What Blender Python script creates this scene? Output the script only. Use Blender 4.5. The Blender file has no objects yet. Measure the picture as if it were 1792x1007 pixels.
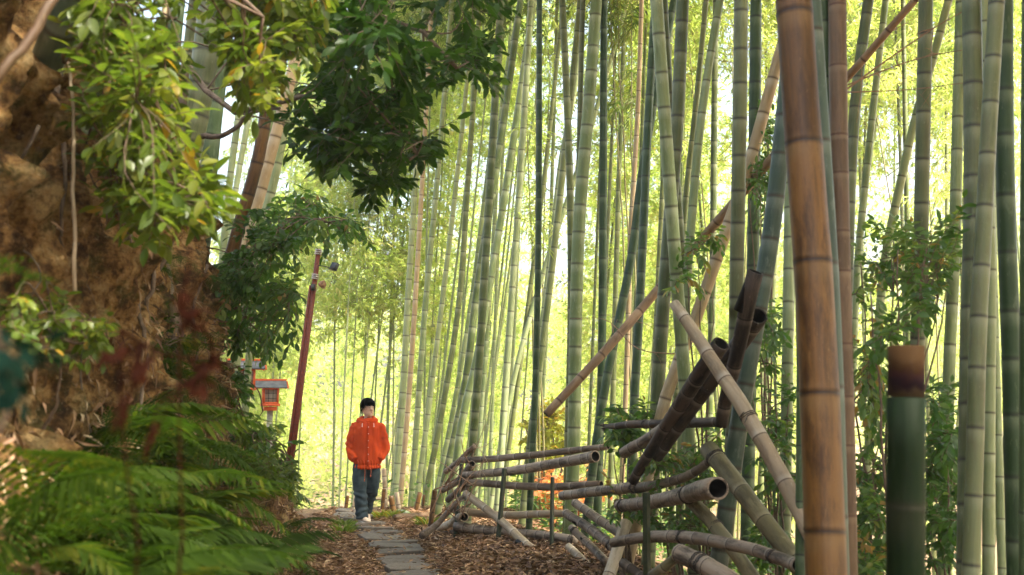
import bpy, math, random
import numpy as np
from mathutils import Vector, noise, Matrix
R = math.radians
rng = np.random.default_rng(7)
random.seed(7)
sc = bpy.context.scene
col = sc.collection

# ------------------------------------------------------------------ camera
CAM_Z = 1.7; F = 1900.0; PITCH = math.atan((706-503.5)/F)
cam_d = bpy.data.cameras.new("camera"); cam = bpy.data.objects.new("camera", cam_d); col.objects.link(cam)
cam.location = (0, 0, CAM_Z); cam.rotation_euler = (math.pi/2+PITCH, 0, 0)
cam_d.sensor_width = 36; cam_d.lens = F/1792*36; cam_d.clip_start = .05; cam_d.clip_end = 2000
cam_d.dof.use_dof = True; cam_d.dof.focus_distance = 13.0; cam_d.dof.aperture_fstop = 2.8
sc.camera = cam
def P(px, py, d):
    u = (px-896)/F; v = (503.5-py)/F; c, s = math.cos(PITCH), math.sin(PITCH)
    k = d/(c-v*s)
    return np.array((u*k, d, CAM_Z+(s+v*c)*k))

# ------------------------------------------------------------------ world + sun
SUN_EL = R(56); SUN_AZ = R(120)            # azimuth measured from +Y towards +X
w = bpy.data.worlds.new("World"); sc.world = w; w.use_nodes = True
nt = w.node_tree; nt.nodes.clear()
sky = nt.nodes.new("ShaderNodeTexSky"); sky.sky_type = 'NISHITA'; sky.sun_disc = False
sky.sun_elevation = SUN_EL; sky.sun_rotation = SUN_AZ; sky.air_density = 1.0; sky.dust_density = 6.0; sky.ozone_density = .6
bg = nt.nodes.new("ShaderNodeBackground"); bg.inputs[1].default_value = .15
wo = nt.nodes.new("ShaderNodeOutputWorld")
sm_ = nt.nodes.new("ShaderNodeMix"); sm_.data_type = 'RGBA'; sm_.blend_type = 'MULTIPLY'; sm_.inputs[0].default_value = 1; sm_.inputs[7].default_value = (1.0, .97, .87, 1)   # warm tint multiplied into the sky light to offset its blue
nt.links.new(sky.outputs[0], sm_.inputs[6]); nt.links.new(sm_.outputs[2], bg.inputs[0]); nt.links.new(bg.outputs[0], wo.inputs[0])
sl = bpy.data.lights.new("sun", 'SUN'); sl.energy = 5.0; sl.angle = R(2.5); sl.color = (1, .93, .8)
so = bpy.data.objects.new("sun", sl); col.objects.link(so); so.location = (10, 10, 30)
sd = Vector((math.sin(SUN_AZ)*math.cos(SUN_EL), math.cos(SUN_AZ)*math.cos(SUN_EL), math.sin(SUN_EL)))
so.rotation_euler = sd.to_track_quat('Z', 'Y').to_euler()
sc.view_settings.view_transform = 'Standard'; sc.view_settings.look = 'None'
sc.view_settings.exposure = 2.38; sc.view_settings.gamma = 1
HAZE = .0022
cy = sc.cycles
cy.use_denoising = True; cy.max_bounces = 7; cy.diffuse_bounces = 4; cy.glossy_bounces = 2; cy.transmission_bounces = 4
cy.transparent_max_bounces = 4; cy.use_adaptive_sampling = True; cy.adaptive_threshold = .015; cy.sample_clamp_indirect = 6
cy.caustics_reflective = False; cy.caustics_refractive = False

# ------------------------------------------------------------------ helpers
class MB:
    def __init__(s): s.V=[]; s.Q=[]; s.T=[]; s.cd=[]; s.pp=[]; s.n=0
    def add(s, V, Q=None, T=None, cd=None, pp=None):
        V = np.asarray(V, float).reshape(-1,3); m = len(V)
        if Q is not None and len(Q): s.Q.append(np.asarray(Q)+s.n)
        if T is not None and len(T): s.T.append(np.asarray(T)+s.n)
        if cd is None: cd = np.zeros((m,4))
        cd = np.asarray(cd, float)
        if cd.ndim == 1: cd = np.tile(cd, (m,1))
        s.V.append(V); s.cd.append(cd); s.pp.append(V if pp is None else pp); s.n += m
    def mesh(s, name, mat, origin=(0,0,0), smooth=True):
        me = bpy.data.meshes.new(name)
        V = np.concatenate(s.V)-np.asarray(origin)
        q = np.concatenate(s.Q).astype(np.int32) if s.Q else np.zeros((0,4), np.int32)
        t = np.concatenate(s.T).astype(np.int32) if s.T else np.zeros((0,3), np.int32)
        loops = np.concatenate([q.ravel(), t.ravel()])
        me.vertices.add(len(V)); me.vertices.foreach_set("co", V.ravel().astype(np.float32))
        me.loops.add(len(loops)); me.loops.foreach_set("vertex_index", loops)
        nf = len(q)+len(t); me.polygons.add(nf)
        st = np.concatenate([np.arange(len(q))*4, len(q)*4+np.arange(len(t))*3]).astype(np.int32)
        me.polygons.foreach_set("loop_start", st)
        me.polygons.foreach_set("use_smooth", np.full(nf, smooth))
        me.update(calc_edges=True)
        a = me.attributes.new("cd", 'FLOAT_COLOR', 'POINT'); a.data.foreach_set("color", np.concatenate(s.cd).ravel().astype(np.float32))
        a = me.attributes.new("pp", 'FLOAT_VECTOR', 'POINT'); a.data.foreach_set("vector", np.concatenate(s.pp).ravel().astype(np.float32))
        me.materials.append(mat)
        return me
def link(name, data, parent=None, loc=(0,0,0)):
    o = bpy.data.objects.new(name, data); col.objects.link(o); o.location = [float(v) for v in loc]
    if parent: o.parent = parent
    return o
def tag(o, label=None, cat=None, group=None, kind=None):
    if label: o['label'] = label
    if cat: o['category'] = cat
    if group: o['group'] = group
    if kind: o['kind'] = kind
    return o
def thing(name, label, cat, loc, group=None):
    return tag(link(name, None, None, loc), label, cat, group)
def part(name, mb, mat, root, smooth=True):
    return link(name, mb.mesh(name, mat, np.array(root.location) if root.parent is None else np.array(root.parent.location), smooth), root)
def single(name, mb, mat, org, label, cat, group=None, smooth=True):
    return tag(link(name, mb.mesh(name, mat, org, smooth), None, org), label, cat, group)
def copy_tree(o, parent=None):
    c = o.copy(); col.objects.link(c); c.parent = parent
    for ch in list(o.children): copy_tree(ch, c)
    return c
def nrm(a):
    a = np.asarray(a, float); return a/np.maximum(np.linalg.norm(a, axis=-1, keepdims=True), 1e-9)
def frames(pts):
    pts = np.asarray(pts, float); t = nrm(np.gradient(pts, axis=0))
    ref = np.array((0,0,1.)) if abs(nrm(pts[-1]-pts[0])[2]) < .75 else np.array((0,1.,0))
    a = nrm(np.cross(t, ref)); b = np.cross(a, t)
    return t, a, b
def tube(mb, pts, r, sides=6, cd=None, ry=None, cap=True):
    pts = np.asarray(pts, float); n = len(pts); r = np.broadcast_to(np.asarray(r, float), (n,)); ry = r if ry is None else np.broadcast_to(np.asarray(ry, float), (n,))
    t, a, b = frames(pts); th = np.arange(sides)/sides*2*math.pi
    V = pts[:,None]+a[:,None]*np.cos(th)[None,:,None]*r[:,None,None]+b[:,None]*np.sin(th)[None,:,None]*ry[:,None,None]
    i = np.arange(n-1)[:,None]*sides; j = np.arange(sides)[None]; j2 = (j+1)%sides
    Q = np.stack([i+j, i+j2, i+sides+j2, i+sides+j], -1).reshape(-1,4)
    V = V.reshape(-1,3); T = None
    if cap:
        V = np.vstack([V, pts[0], pts[-1]]); m = n*sides
        T = [[m, (k+1)%sides, k] for k in range(sides)]+[[m+1, m-sides+k, m-sides+(k+1)%sides] for k in range(sides)]
    mb.add(V, Q, T, cd)
def box(mb, c, h, rot=0, cd=None, tilt=None):
    s = np.array([[x,y,z] for z in(-1,1) for y in(-1,1) for x in(-1,1)], float)*np.asarray(h)
    if tilt is not None: s = s@np.array(tilt).T
    cr, sr = math.cos(rot), math.sin(rot); s = s@np.array([[cr,sr,0],[-sr,cr,0],[0,0,1]])
    mb.add(s+np.asarray(c), [[0,2,3,1],[4,5,7,6],[0,1,5,4],[2,6,7,3],[0,4,6,2],[1,3,7,5]], None, cd)
def smooth_path(pts, n=24):
    pts = np.asarray(pts, float)
    if len(pts) == 2: return pts[0]+(pts[1]-pts[0])*np.linspace(0,1,n)[:,None]
    s = np.r_[0, np.cumsum(np.linalg.norm(np.diff(pts, axis=0), axis=1))]
    m = np.gradient(pts, s, axis=0)
    out = []
    for u in np.linspace(0, s[-1], n):
        k = min(np.searchsorted(s, u, 'right')-1, len(s)-2); h = s[k+1]-s[k]; t = (u-s[k])/h
        out.append((2*t**3-3*t*t+1)*pts[k]+(t**3-2*t*t+t)*h*m[k]+(-2*t**3+3*t*t)*pts[k+1]+(t**3-t*t)*h*m[k+1])
    return np.array(out)
def resample(pts, rad, s_new):
    s = np.r_[0, np.cumsum(np.linalg.norm(np.diff(pts, axis=0), axis=1))]
    return np.stack([np.interp(s_new, s, pts[:,k]) for k in range(3)], -1), np.interp(s_new, s, rad)

# ------------------------------------------------------------------ materials
def nodes(name):
    m = bpy.data.materials.new(name); m.use_nodes = True; n = m.node_tree; n.nodes.clear(); return m, n
def N(n, typ, **kw):
    x = n.nodes.new(typ)
    for k, v in kw.items():
        if k.startswith('i_'): x.inputs[int(k[2:])].default_value = v
        else: setattr(x, k, v)
    return x
def mixc(n, f, a, b, typ='MIX'):
    x = n.nodes.new("ShaderNodeMix"); x.data_type = 'RGBA'; x.blend_type = typ
    for s, v in ((0, f), (6, a), (7, b)):
        if isinstance(v, (int, float)): x.inputs[s].default_value = v
        elif isinstance(v, tuple): x.inputs[s].default_value = (*v, 1) if len(v) == 3 else v
        else: n.links.new(v, x.inputs[s])
    return x.outputs[2]
def ramp(n, f, stops):
    x = n.nodes.new("ShaderNodeValToRGB"); e = x.color_ramp.elements
    while len(e) < len(stops): e.new(.5)
    for k, (p, c) in enumerate(stops):
        e[k].position = p; e[k].color = (*c, 1) if isinstance(c, tuple) else (c, c, c, 1)
    n.links.new(f, x.inputs[0]); return x.outputs[0]
def math_(n, op, a, b=0., clamp=False):
    x = n.nodes.new("ShaderNodeMath"); x.operation = op; x.use_clamp = clamp
    for s, v in ((0, a), (1, b)):
        if isinstance(v, (int, float)): x.inputs[s].default_value = v
        else: n.links.new(v, x.inputs[s])
    return x.outputs[0]
def attr(n, name):
    x = n.nodes.new("ShaderNodeAttribute"); x.attribute_name = name; return x
def noise_(n, vec, scale, detail=4, rough=.55, sc3=None):
    if sc3:
        mp = n.nodes.new("ShaderNodeMapping"); mp.inputs['Scale'].default_value = sc3; n.links.new(vec, mp.inputs[0]); vec = mp.outputs[0]
    x = n.nodes.new("ShaderNodeTexNoise"); x.inputs['Scale'].default_value = scale; x.inputs['Detail'].default_value = detail; x.inputs['Roughness'].default_value = rough
    n.links.new(vec, x.inputs['Vector']); return x.outputs[0]
def finish(m, n, color, rough=.5, bump=None, bstr=.3, bdist=.01, spec=.5, metal=0):
    b = n.nodes.new("ShaderNodeBsdfPrincipled"); o = n.nodes.new("ShaderNodeOutputMaterial")
    if isinstance(color, tuple): b.inputs['Base Color'].default_value = (*color, 1)
    else: n.links.new(color, b.inputs['Base Color'])
    if isinstance(rough, (int, float)): b.inputs['Roughness'].default_value = rough
    else: n.links.new(rough, b.inputs['Roughness'])
    b.inputs['Specular IOR Level'].default_value = spec; b.inputs['Metallic'].default_value = metal
    if bump is not None:
        x = n.nodes.new("ShaderNodeBump"); x.inputs['Strength'].default_value = bstr; x.inputs['Distance'].default_value = bdist
        n.links.new(bump, x.inputs['Height']); n.links.new(x.outputs[0], b.inputs['Normal'])
    n.links.new(b.outputs[0], o.inputs[0]); return m

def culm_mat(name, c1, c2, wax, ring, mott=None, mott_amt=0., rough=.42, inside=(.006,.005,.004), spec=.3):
    m, n = nodes(name)
    cd = attr(n, "cd"); sp = n.nodes.new("ShaderNodeSeparateColor"); n.links.new(cd.outputs['Color'], sp.inputs[0])
    oi = n.nodes.new("ShaderNodeObjectInfo")
    ad = n.nodes.new("ShaderNodeVectorMath"); ad.operation = 'ADD'; n.links.new(attr(n, "pp").outputs['Vector'], ad.inputs[0])
    cb = n.nodes.new("ShaderNodeCombineXYZ"); n.links.new(math_(n, 'MULTIPLY', oi.outputs['Random'], 40.), cb.inputs[0]); n.links.new(cb.outputs[0], ad.inputs[1])
    vec = ad.outputs[0]
    streak = noise_(n, vec, 1, 6, .6, (60, 60, 2.2)); cloud = noise_(n, vec, 1, 5, .65, (9, 9, 2.5)); fine = noise_(n, vec, 160, 4, .6)
    f = math_(n, 'ADD', math_(n, 'MULTIPLY', streak, .45), math_(n, 'MULTIPLY', cloud, .45))
    f = math_(n, 'ADD', f, math_(n, 'MULTIPLY', math_(n, 'SUBTRACT', sp.outputs[2], .5), .2))
    f = math_(n, 'ADD', f, math_(n, 'MULTIPLY', math_(n, 'SUBTRACT', oi.outputs['Random'], .5), .35))
    base = ramp(n, f, [(.28, c1), (.62, c2)])
    # age blotches and pale scuffs
    bl = ramp(n, noise_(n, vec, 1, 8, .7, (22, 22, 7)), [(.56, 0.), (.66, 1.)])
    base = mixc(n, math_(n, 'MULTIPLY', bl, .35 if not mott else .6*mott_amt), base, mott if mott else wax)
    if mott:
        b2 = ramp(n, noise_(n, vec, 1, 6, .7, (13, 13, 3)), [(.48, 0.), (.62, 1.)])
        base = mixc(n, math_(n, 'MULTIPLY', b2, mott_amt), base, tuple(v*.45 for v in mott))
        b3 = ramp(n, noise_(n, vec, 1, 7, .75, (40, 40, 14)), [(.6, 0.), (.68, 1.)])
        base = mixc(n, math_(n, 'MULTIPLY', b3, .55), base, wax)
    st_ = ramp(n, noise_(n, vec, 1, 7, .72, (14, 14, 2.2)), [(.52, 0.), (.66, 1.)])
    base = mixc(n, math_(n, 'MULTIPLY', st_, .42), base, tuple(v*.45 for v in c1))
    base = mixc(n, math_(n, 'MULTIPLY', math_(n, 'MULTIPLY', sp.outputs[1], ramp(n, cloud, [(.35, .35), (.6, 1.)])), .7), base, wax)
    base = mixc(n, math_(n, 'MULTIPLY', sp.outputs[0], .88), base, ring)
    speck = ramp(n, noise_(n, vec, 90, 3, .7), [(.66, 0.), (.72, 1.)])
    base = mixc(n, math_(n, 'MULTIPLY', speck, .4), base, tuple(v*.3 for v in c1))
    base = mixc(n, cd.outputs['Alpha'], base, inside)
    rg = math_(n, 'ADD', math_(n, 'MULTIPLY', cloud, .3), rough-.12)
    bp = math_(n, 'ADD', streak, math_(n, 'MULTIPLY', fine, .4))
    return finish(m, n, base, rg, bp, .3, .004, spec)

def leaf_mat(name, stops, trans=.45, rough=.45, tcol=1.7, spec=.4):
    m, n = nodes(name)
    cd = attr(n, "cd"); sp = n.nodes.new("ShaderNodeSeparateColor"); n.links.new(cd.outputs['Color'], sp.inputs[0])
    oi = n.nodes.new("ShaderNodeObjectInfo")
    base = ramp(n, math_(n, 'ADD', sp.outputs[0], math_(n, 'MULTIPLY', math_(n, 'SUBTRACT', oi.outputs['Random'], .5), .35), True), stops)
    b = n.nodes.new("ShaderNodeBsdfPrincipled"); n.links.new(base, b.inputs['Base Color']); b.inputs['Roughness'].default_value = rough; b.inputs['Specular IOR Level'].default_value = spec
    t = n.nodes.new("ShaderNodeBsdfTranslucent")
    tc = mixc(n, 1., base, (tcol, tcol*1.08, tcol*.68), 'MULTIPLY'); n.links.new(tc, t.inputs[0])
    mx = n.nodes.new("ShaderNodeMixShader"); mx.inputs[0].default_value = trans
    n.links.new(b.outputs[0], mx.inputs[1]); n.links.new(t.outputs[0], mx.inputs[2])
    o = n.nodes.new("ShaderNodeOutputMaterial"); n.links.new(mx.outputs[0], o.inputs[0]); return m
def plain_mat(name, c, rough=.5, metal=0, c2=None, scale=20, bstr=.2, bdist=.003, spec=.5):
    m, n = nodes(name); v = attr(n, "pp").outputs['Vector']
    f = noise_(n, v, scale, 6, .6)
    return finish(m, n, ramp(n, f, [(.35, c), (.65, c2 or tuple(x*.8 for x in c))]), rough, f, bstr, bdist, spec, metal)

M = {}
M['green'] = culm_mat("culm_green", (.075,.105,.03), (.165,.19,.07), (.34,.36,.23), (.045,.05,.03))
M['deep'] = culm_mat("culm_deep_green", (.028,.06,.02), (.065,.105,.04), (.19,.23,.14), (.03,.035,.025))
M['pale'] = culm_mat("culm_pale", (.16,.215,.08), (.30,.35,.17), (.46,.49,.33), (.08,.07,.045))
M['blue'] = culm_mat("culm_blue_green", (.045,.075,.05), (.095,.13,.095), (.24,.27,.22), (.06,.045,.03))
M['grey'] = culm_mat("culm_grey_green", (.075,.10,.038), (.16,.18,.08), (.30,.32,.20), (.05,.045,.035), (.22,.17,.10), .35)
M['tan'] = culm_mat("culm_tan", (.42,.30,.16), (.55,.42,.25), (.62,.54,.4), (.10,.06,.035))
M['orange'] = culm_mat("culm_orange_brown", (.075,.034,.008), (.19,.092,.024), (.21,.125,.05), (.02,.010,.006), (.085,.034,.010), .8)
M['pink'] = culm_mat("culm_pinkish_brown", (.085,.05,.024), (.17,.105,.055), (.25,.18,.11), (.08,.035,.02), (.2,.10,.055), .5)
M['dead'] = culm_mat("pole_dead", (.17,.12,.08), (.36,.28,.205), (.46,.39,.31), (.03,.02,.014), (.09,.06,.04), .85, .6)
M['deadtan'] = culm_mat("pole_dry_tan", (.36,.27,.17), (.54,.44,.30), (.62,.56,.46), (.09,.055,.035), (.24,.16,.10), .5, .55)
M['deaddark'] = culm_mat("pole_dark", (.035,.024,.016), (.13,.09,.06), (.34,.28,.22), (.012,.009,.007), (.02,.015,.012), .9, .6)
M['charred'] = culm_mat("pole_charred", (.022,.015,.010), (.09,.06,.042), (.28,.22,.165), (.008,.006,.005), (.008,.006,.005), .9, .65)
M['fallen'] = culm_mat("fallen_culm", (.17,.10,.05), (.32,.20,.11), (.40,.29,.18), (.06,.03,.018), (.15,.08,.045), .5)
M['deadgreen'] = culm_mat("pole_olive", (.17,.145,.07), (.30,.26,.14), (.42,.37,.24), (.05,.035,.02), (.13,.10,.05), .7, .55)
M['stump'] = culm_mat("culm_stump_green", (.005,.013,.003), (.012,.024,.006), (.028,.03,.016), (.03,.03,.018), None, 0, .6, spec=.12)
M['bamleaf'] = leaf_mat("bamboo_leaf", [(0,(.23,.30,.075)), (.5,(.38,.44,.13)), (.85,(.49,.51,.21)), (1,(.54,.47,.25))], .6, .5, 1.6)
M['bamleaf2'] = leaf_mat("bamboo_leaf_canopy", [(0,(.07,.13,.02)), (.6,(.13,.20,.035)), (1,(.24,.25,.06))], .4, .5, 1.6)
M['oak'] = leaf_mat("evergreen_leaf", [(0,(.020,.055,.008)), (.6,(.050,.115,.014)), (.93,(.12,.19,.022)), (1,(.16,.13,.02))], .42, .4, 1.9, .3)
M['bright'] = leaf_mat("bright_leaf", [(0,(.055,.10,.012)), (.6,(.115,.165,.018)), (.93,(.22,.235,.025)), (1,(.32,.19,.02))], .45, .4, 1.8, .5)
M['shrub'] = leaf_mat("shrub_leaf", [(0,(.04,.10,.02)), (.6,(.075,.15,.03)), (.93,(.16,.22,.04)), (1,(.27,.16,.04))], .45, .4, 1.8, .5)
M['fern'] = leaf_mat("fern_leaf", [(0,(.018,.042,.005)), (.6,(.048,.088,.008)), (1,(.15,.145,.014))], .45, .6, 1.8, .15)
M['teal'] = leaf_mat("blue_green_leaf", [(0,(.010,.035,.025)), (1,(.015,.045,.025))], .2, .8, 1.2, .05)
M['dryfern'] = leaf_mat("dry_fern_leaf", [(0,(.045,.014,.008)), (1,(.08,.022,.010))], .25, .8, 1.2, .05)
M['yellow'] = leaf_mat("yellow_autumn_leaf", [(0,(.20,.24,.03)), (.7,(.36,.33,.035)), (1,(.45,.22,.04))], .5, .5, 1.3)
M['red'] = leaf_mat("red_autumn_leaf", [(0,(.5,.13,.05)), (.6,(.55,.24,.08)), (1,(.45,.4,.1))], .5, .5, 1.3)
M['litter'] = leaf_mat("fallen_leaf", [(0,(.085,.04,.02)), (.35,(.24,.13,.065)), (.75,(.42,.26,.14)), (1,(.62,.47,.30))], .12, .6, 1.0)
M['twig'] = plain_mat("twig", (.10,.065,.04), .8, c2=(.18,.12,.08), scale=60)
M['greentwig'] = plain_mat("green_twig", (.16,.17,.06), .7, c2=(.26,.22,.10), scale=60)
M['bark'] = plain_mat("bark", (.11,.08,.055), .9, c2=(.24,.18,.13), scale=25, bstr=.8, bdist=.02)
M['wire'] = plain_mat("wire", (.02,.018,.016), .5, c2=(.05,.03,.02))
M['stake'] = plain_mat("green_stake_paint", (.02,.035,.015), .55, c2=(.05,.055,.025), scale=40)
M['stakebrown'] = plain_mat("brown_stake", (.20,.10,.05), .7, c2=(.34,.2,.11), scale=40)
M['redpaint'] = plain_mat("faded_red_paint", (.10,.018,.007), .65, c2=(.20,.035,.012), scale=30)
M['steel'] = plain_mat("steel_band", (.35,.34,.32), .4, .7, c2=(.5,.48,.45))
M['blackplastic'] = plain_mat("black_plastic", (.02,.022,.025), .4, c2=(.035,.037,.04))
M['lampglass'] = plain_mat("lamp_front", (.10,.13,.16), .2, c2=(.14,.17,.2))
M['vermilion'] = plain_mat("vermilion_paint", (.62,.09,.02), .5, c2=(.72,.14,.03), scale=30)
M['paper'] = plain_mat("lantern_paper", (.5,.49,.44), .7, c2=(.6,.58,.52))
M['roofmetal'] = plain_mat("roof_metal", (.06,.065,.07), .5, .2, c2=(.15,.155,.16), scale=8)
M['whitepost'] = plain_mat("pale_post", (.22,.22,.18), .7, c2=(.36,.35,.29), scale=12)

def earth_mat():
    m, n = nodes("bank_earth"); tc = n.nodes.new("ShaderNodeTexCoord"); v = tc.outputs['Object']
    big = noise_(n, v, 1.6, 6, .6); mid = noise_(n, v, 7, 8, .68); fine = noise_(n, v, 45, 6, .7)
    base = ramp(n, mid, [(.33, (.03,.016,.008)), (.42, (.15,.075,.028)), (.50, (.46,.26,.09)), (.63, (.68,.48,.22))])
    moss = ramp(n, noise_(n, v, 4.5, 7, .7), [(.52, 0.), (.62, 1.)])
    base = mixc(n, math_(n, 'MULTIPLY', moss, .85), base, mixc(n, fine, (.03,.04,.008), (.11,.105,.025)))
    dk = ramp(n, noise_(n, v, 2.6, 6, .7, (1,1,.5)), [(.45, 0.), (.62, 1.)])
    base = mixc(n, math_(n, 'MULTIPLY', dk, .35), base, (.07,.04,.02))
    h = math_(n, 'ADD', mid, math_(n, 'MULTIPLY', fine, .35))
    base = mixc(n, math_(n, 'MULTIPLY', ramp(n, fine, [(.5, 0.), (.62, 1.)]), .55), base, (.06,.032,.014))
    base = mixc(n, math_(n, 'MULTIPLY', ramp(n, noise_(n, v, 26, 5, .7), [(.6, 0.), (.68, 1.)]), .5), base, (.62,.46,.25))
    h = math_(n, 'ADD', h, math_(n, 'MULTIPLY', noise_(n, v, 18, 7, .75, (1,1,.35)), .8))
    return finish(m, n, base, .9, h, 1.0, .07, .2)
def ground_mat():
    m, n = nodes("forest_floor"); tc = n.nodes.new("ShaderNodeTexCoord"); v = tc.outputs['Object']
    mid = noise_(n, v, 9, 8, .7); fine = noise_(n, v, 70, 6, .7)
    base = ramp(n, math_(n, 'ADD', math_(n, 'MULTIPLY', mid, .5), math_(n, 'MULTIPLY', fine, .5)), [(.38, (.07,.042,.026)), (.5, (.17,.105,.062)), (.64, (.32,.22,.14))])
    g = ramp(n, noise_(n, v, 1.1, 4, .6), [(.55, 0.), (.7, 1.)])
    base = mixc(n, math_(n, 'MULTIPLY', g, .35), base, (.08,.10,.03))
    return finish(m, n, base, .9, math_(n, 'ADD', mid, fine), .8, .02, .2)
def stone_mat():
    m, n = nodes("paving_stone"); tc = n.nodes.new("ShaderNodeTexCoord"); v = tc.outputs['Object']; oi = n.nodes.new("ShaderNodeObjectInfo")
    a = noise_(n, v, 14, 8, .7); f = noise_(n, v, 130, 5, .7)
    base = ramp(n, a, [(.3, (.05,.042,.035)), (.55, (.13,.11,.09)), (.75, (.23,.20,.165))])
    base = mixc(n, math_(n, 'MULTIPLY', ramp(n, f, [(.5, 0.), (.7, 1.)]), .5), base, (.05,.045,.04))
    base = mixc(n, math_(n, 'MULTIPLY', oi.outputs['Random'], .35), base, (.21,.18,.14))
    return finish(m, n, base, .8, math_(n, 'ADD', a, f), .6, .008, .3)
M['earth'] = earth_mat(); M['ground'] = ground_mat(); M['stone'] = stone_mat()

# ------------------------------------------------------------------ terrain
def sstep(a, b, x): t = np.clip((x-a)/(b-a), 0, 1); return t*t*(3-2*t)
FY = [-8, 3, 5, 7.5, 11.5, 12.6, 17, 30]; FX = [2.4, 1.6, 1.35, 1.0, .6, -.35, -.7, -1.0]
def gz(x, y):
    x = np.asarray(x, float); y = np.asarray(y, float)
    z = -.26*np.clip(y-17.6, 0, None)*sstep(17.6, 20, y)
    s = x-np.interp(y, FY, FX)
    z = z-.34*np.clip(s-.55, 0, None)*sstep(.55, 1.3, s)*sstep(26, 14, y)
    z = np.maximum(z, -4.2+.012*np.clip(y-60, 0, None))
    z = z+.14*sstep(-1.2, -.1, x)*sstep(.9, .4, s)*sstep(8, 11, y)*sstep(16, 13, y)
    xp = np.interp(y, [0, 10.7, 12.7, 16.2], [-.1, -.98, -1.31, -2.3])
    z = z+.05*sstep(.3, .6, np.abs(x-xp))*sstep(17.5, 16, y)
    return z+.015*np.sin(x*5.1+y*1.7)*np.sin(y*3.3-x*2.2)
def grid_mesh(name, X, Y, Z, mat):
    h, wd = X.shape; mb = MB()
    i = np.arange(h-1)[:,None]*wd; j = np.arange(wd-1)[None]
    mb.add(np.stack([X,Y,Z],-1), np.stack([i+j, i+j+1, i+wd+j+1, i+wd+j], -1).reshape(-1,4))
    return mb.mesh(name, mat)
xs = np.concatenate([-np.geomspace(600, 4, 40), np.linspace(-3.9, 5, 150), np.geomspace(5.2, 600, 45)])
ys = np.concatenate([-np.geomspace(200, 4, 20), np.linspace(-3.5, 22, 330), np.geomspace(22.3, 900, 60)])
X, Y = np.meshgrid(xs, ys); Z = gz(X, Y)
near = (np.abs(X) < 6) & (Y > -4) & (Y < 24)
for a, b in zip(*np.where(near)): Z[a,b] += .035*noise.fractal(Vector((X[a,b]*2.2, Y[a,b]*2.2, 0)), 1, 2, 4)
tag(link("ground", grid_mesh("ground", X, Y, Z, M['ground'])), kind='structure')

BY = np.array([-4, 2, 5, 7.5, 9.5, 10.6, 12, 14.5, 17.5, 21])
BP = np.array([
 [(-.5,-.15),(-.9,.25),(-1.3,.7),(-1.6,1.2),(-1.9,2),(-2.0,3),(-2.2,4),(-3,5),(-16,6.5)],
 [(-.85,-.15),(-1.15,.3),(-1.45,.7),(-1.75,1.2),(-1.95,2),(-2.0,3),(-2.2,4),(-3,5),(-16,6.5)],
 [(-1.2,-.15),(-1.5,.4),(-1.8,.9),(-2.05,1.5),(-2.2,2.2),(-2.25,3),(-2.4,4),(-3.2,4.9),(-16,6.5)],
 [(-1.45,-.15),(-1.8,.45),(-2.2,1.0),(-2.45,1.7),(-2.55,2.4),(-2.6,3.1),(-2.75,3.9),(-3.5,4.6),(-16,6.3)],
 [(-1.7,-.15),(-2.1,.5),(-2.5,1.15),(-2.75,1.9),(-2.85,2.6),(-2.9,3.2),(-3.05,3.7),(-3.8,4.1),(-16,6)],
 [(-1.85,-.15),(-2.2,.45),(-2.6,1.0),(-2.9,1.6),(-3.05,2.0),(-3.2,2.3),(-3.5,2.6),(-4.5,2.9),(-16,4.5)],
 [(-2.1,-.15),(-2.45,.35),(-2.8,.75),(-3.1,1.05),(-3.4,1.25),(-3.8,1.4),(-4.4,1.6),(-5.5,1.8),(-16,3)],
 [(-2.65,-.15),(-2.9,.15),(-3.15,.3),(-3.45,.42),(-3.8,.5),(-4.3,.6),(-5,.7),(-6,.8),(-16,1.5)],
 [(-3.2,-.35),(-3.5,-.1),(-3.8,-.05),(-4.1,0),(-4.5,0),(-5,.05),(-5.6,.1),(-6.5,.1),(-16,.4)],
 [(-3.5,-1.5),(-3.8,-1.3),(-4,-1.3),(-4.3,-1.3),(-4.8,-1.3),(-5,-1.3),(-5.6,-1.3),(-6.5,-1.3),(-16,-1.3)]], float)
def bank(y, v):
    prof = np.array([[np.interp(y, BY, BP[:,k,c]) for c in (0,1)] for k in range(9)])
    t = v*8; k = min(int(t), 7); f = t-k
    return prof[k]*(1-f)+prof[k+1]*f
bys = np.concatenate([np.linspace(-4, 2, 30), np.linspace(2.05, 15, 330), np.linspace(15.1, 21, 40)])
bvs = np.concatenate([np.linspace(0, .875, 170), np.linspace(.885, 1, 14)])
PR = np.stack([[np.interp(bys, BY, BP[:,k,c]) for k in range(9)] for c in (0,1)], -1)   # 9 x ny x 2
BX = np.zeros((len(bys), len(bvs))); BZ = BX.copy(); BYY = np.repeat(bys[:,None], len(bvs), 1)
for a in range(len(bys)):
    BX[a] = np.interp(bvs*8, range(9), PR[:,a,0]); BZ[a] = np.interp(bvs*8, range(9), PR[:,a,1])
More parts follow.
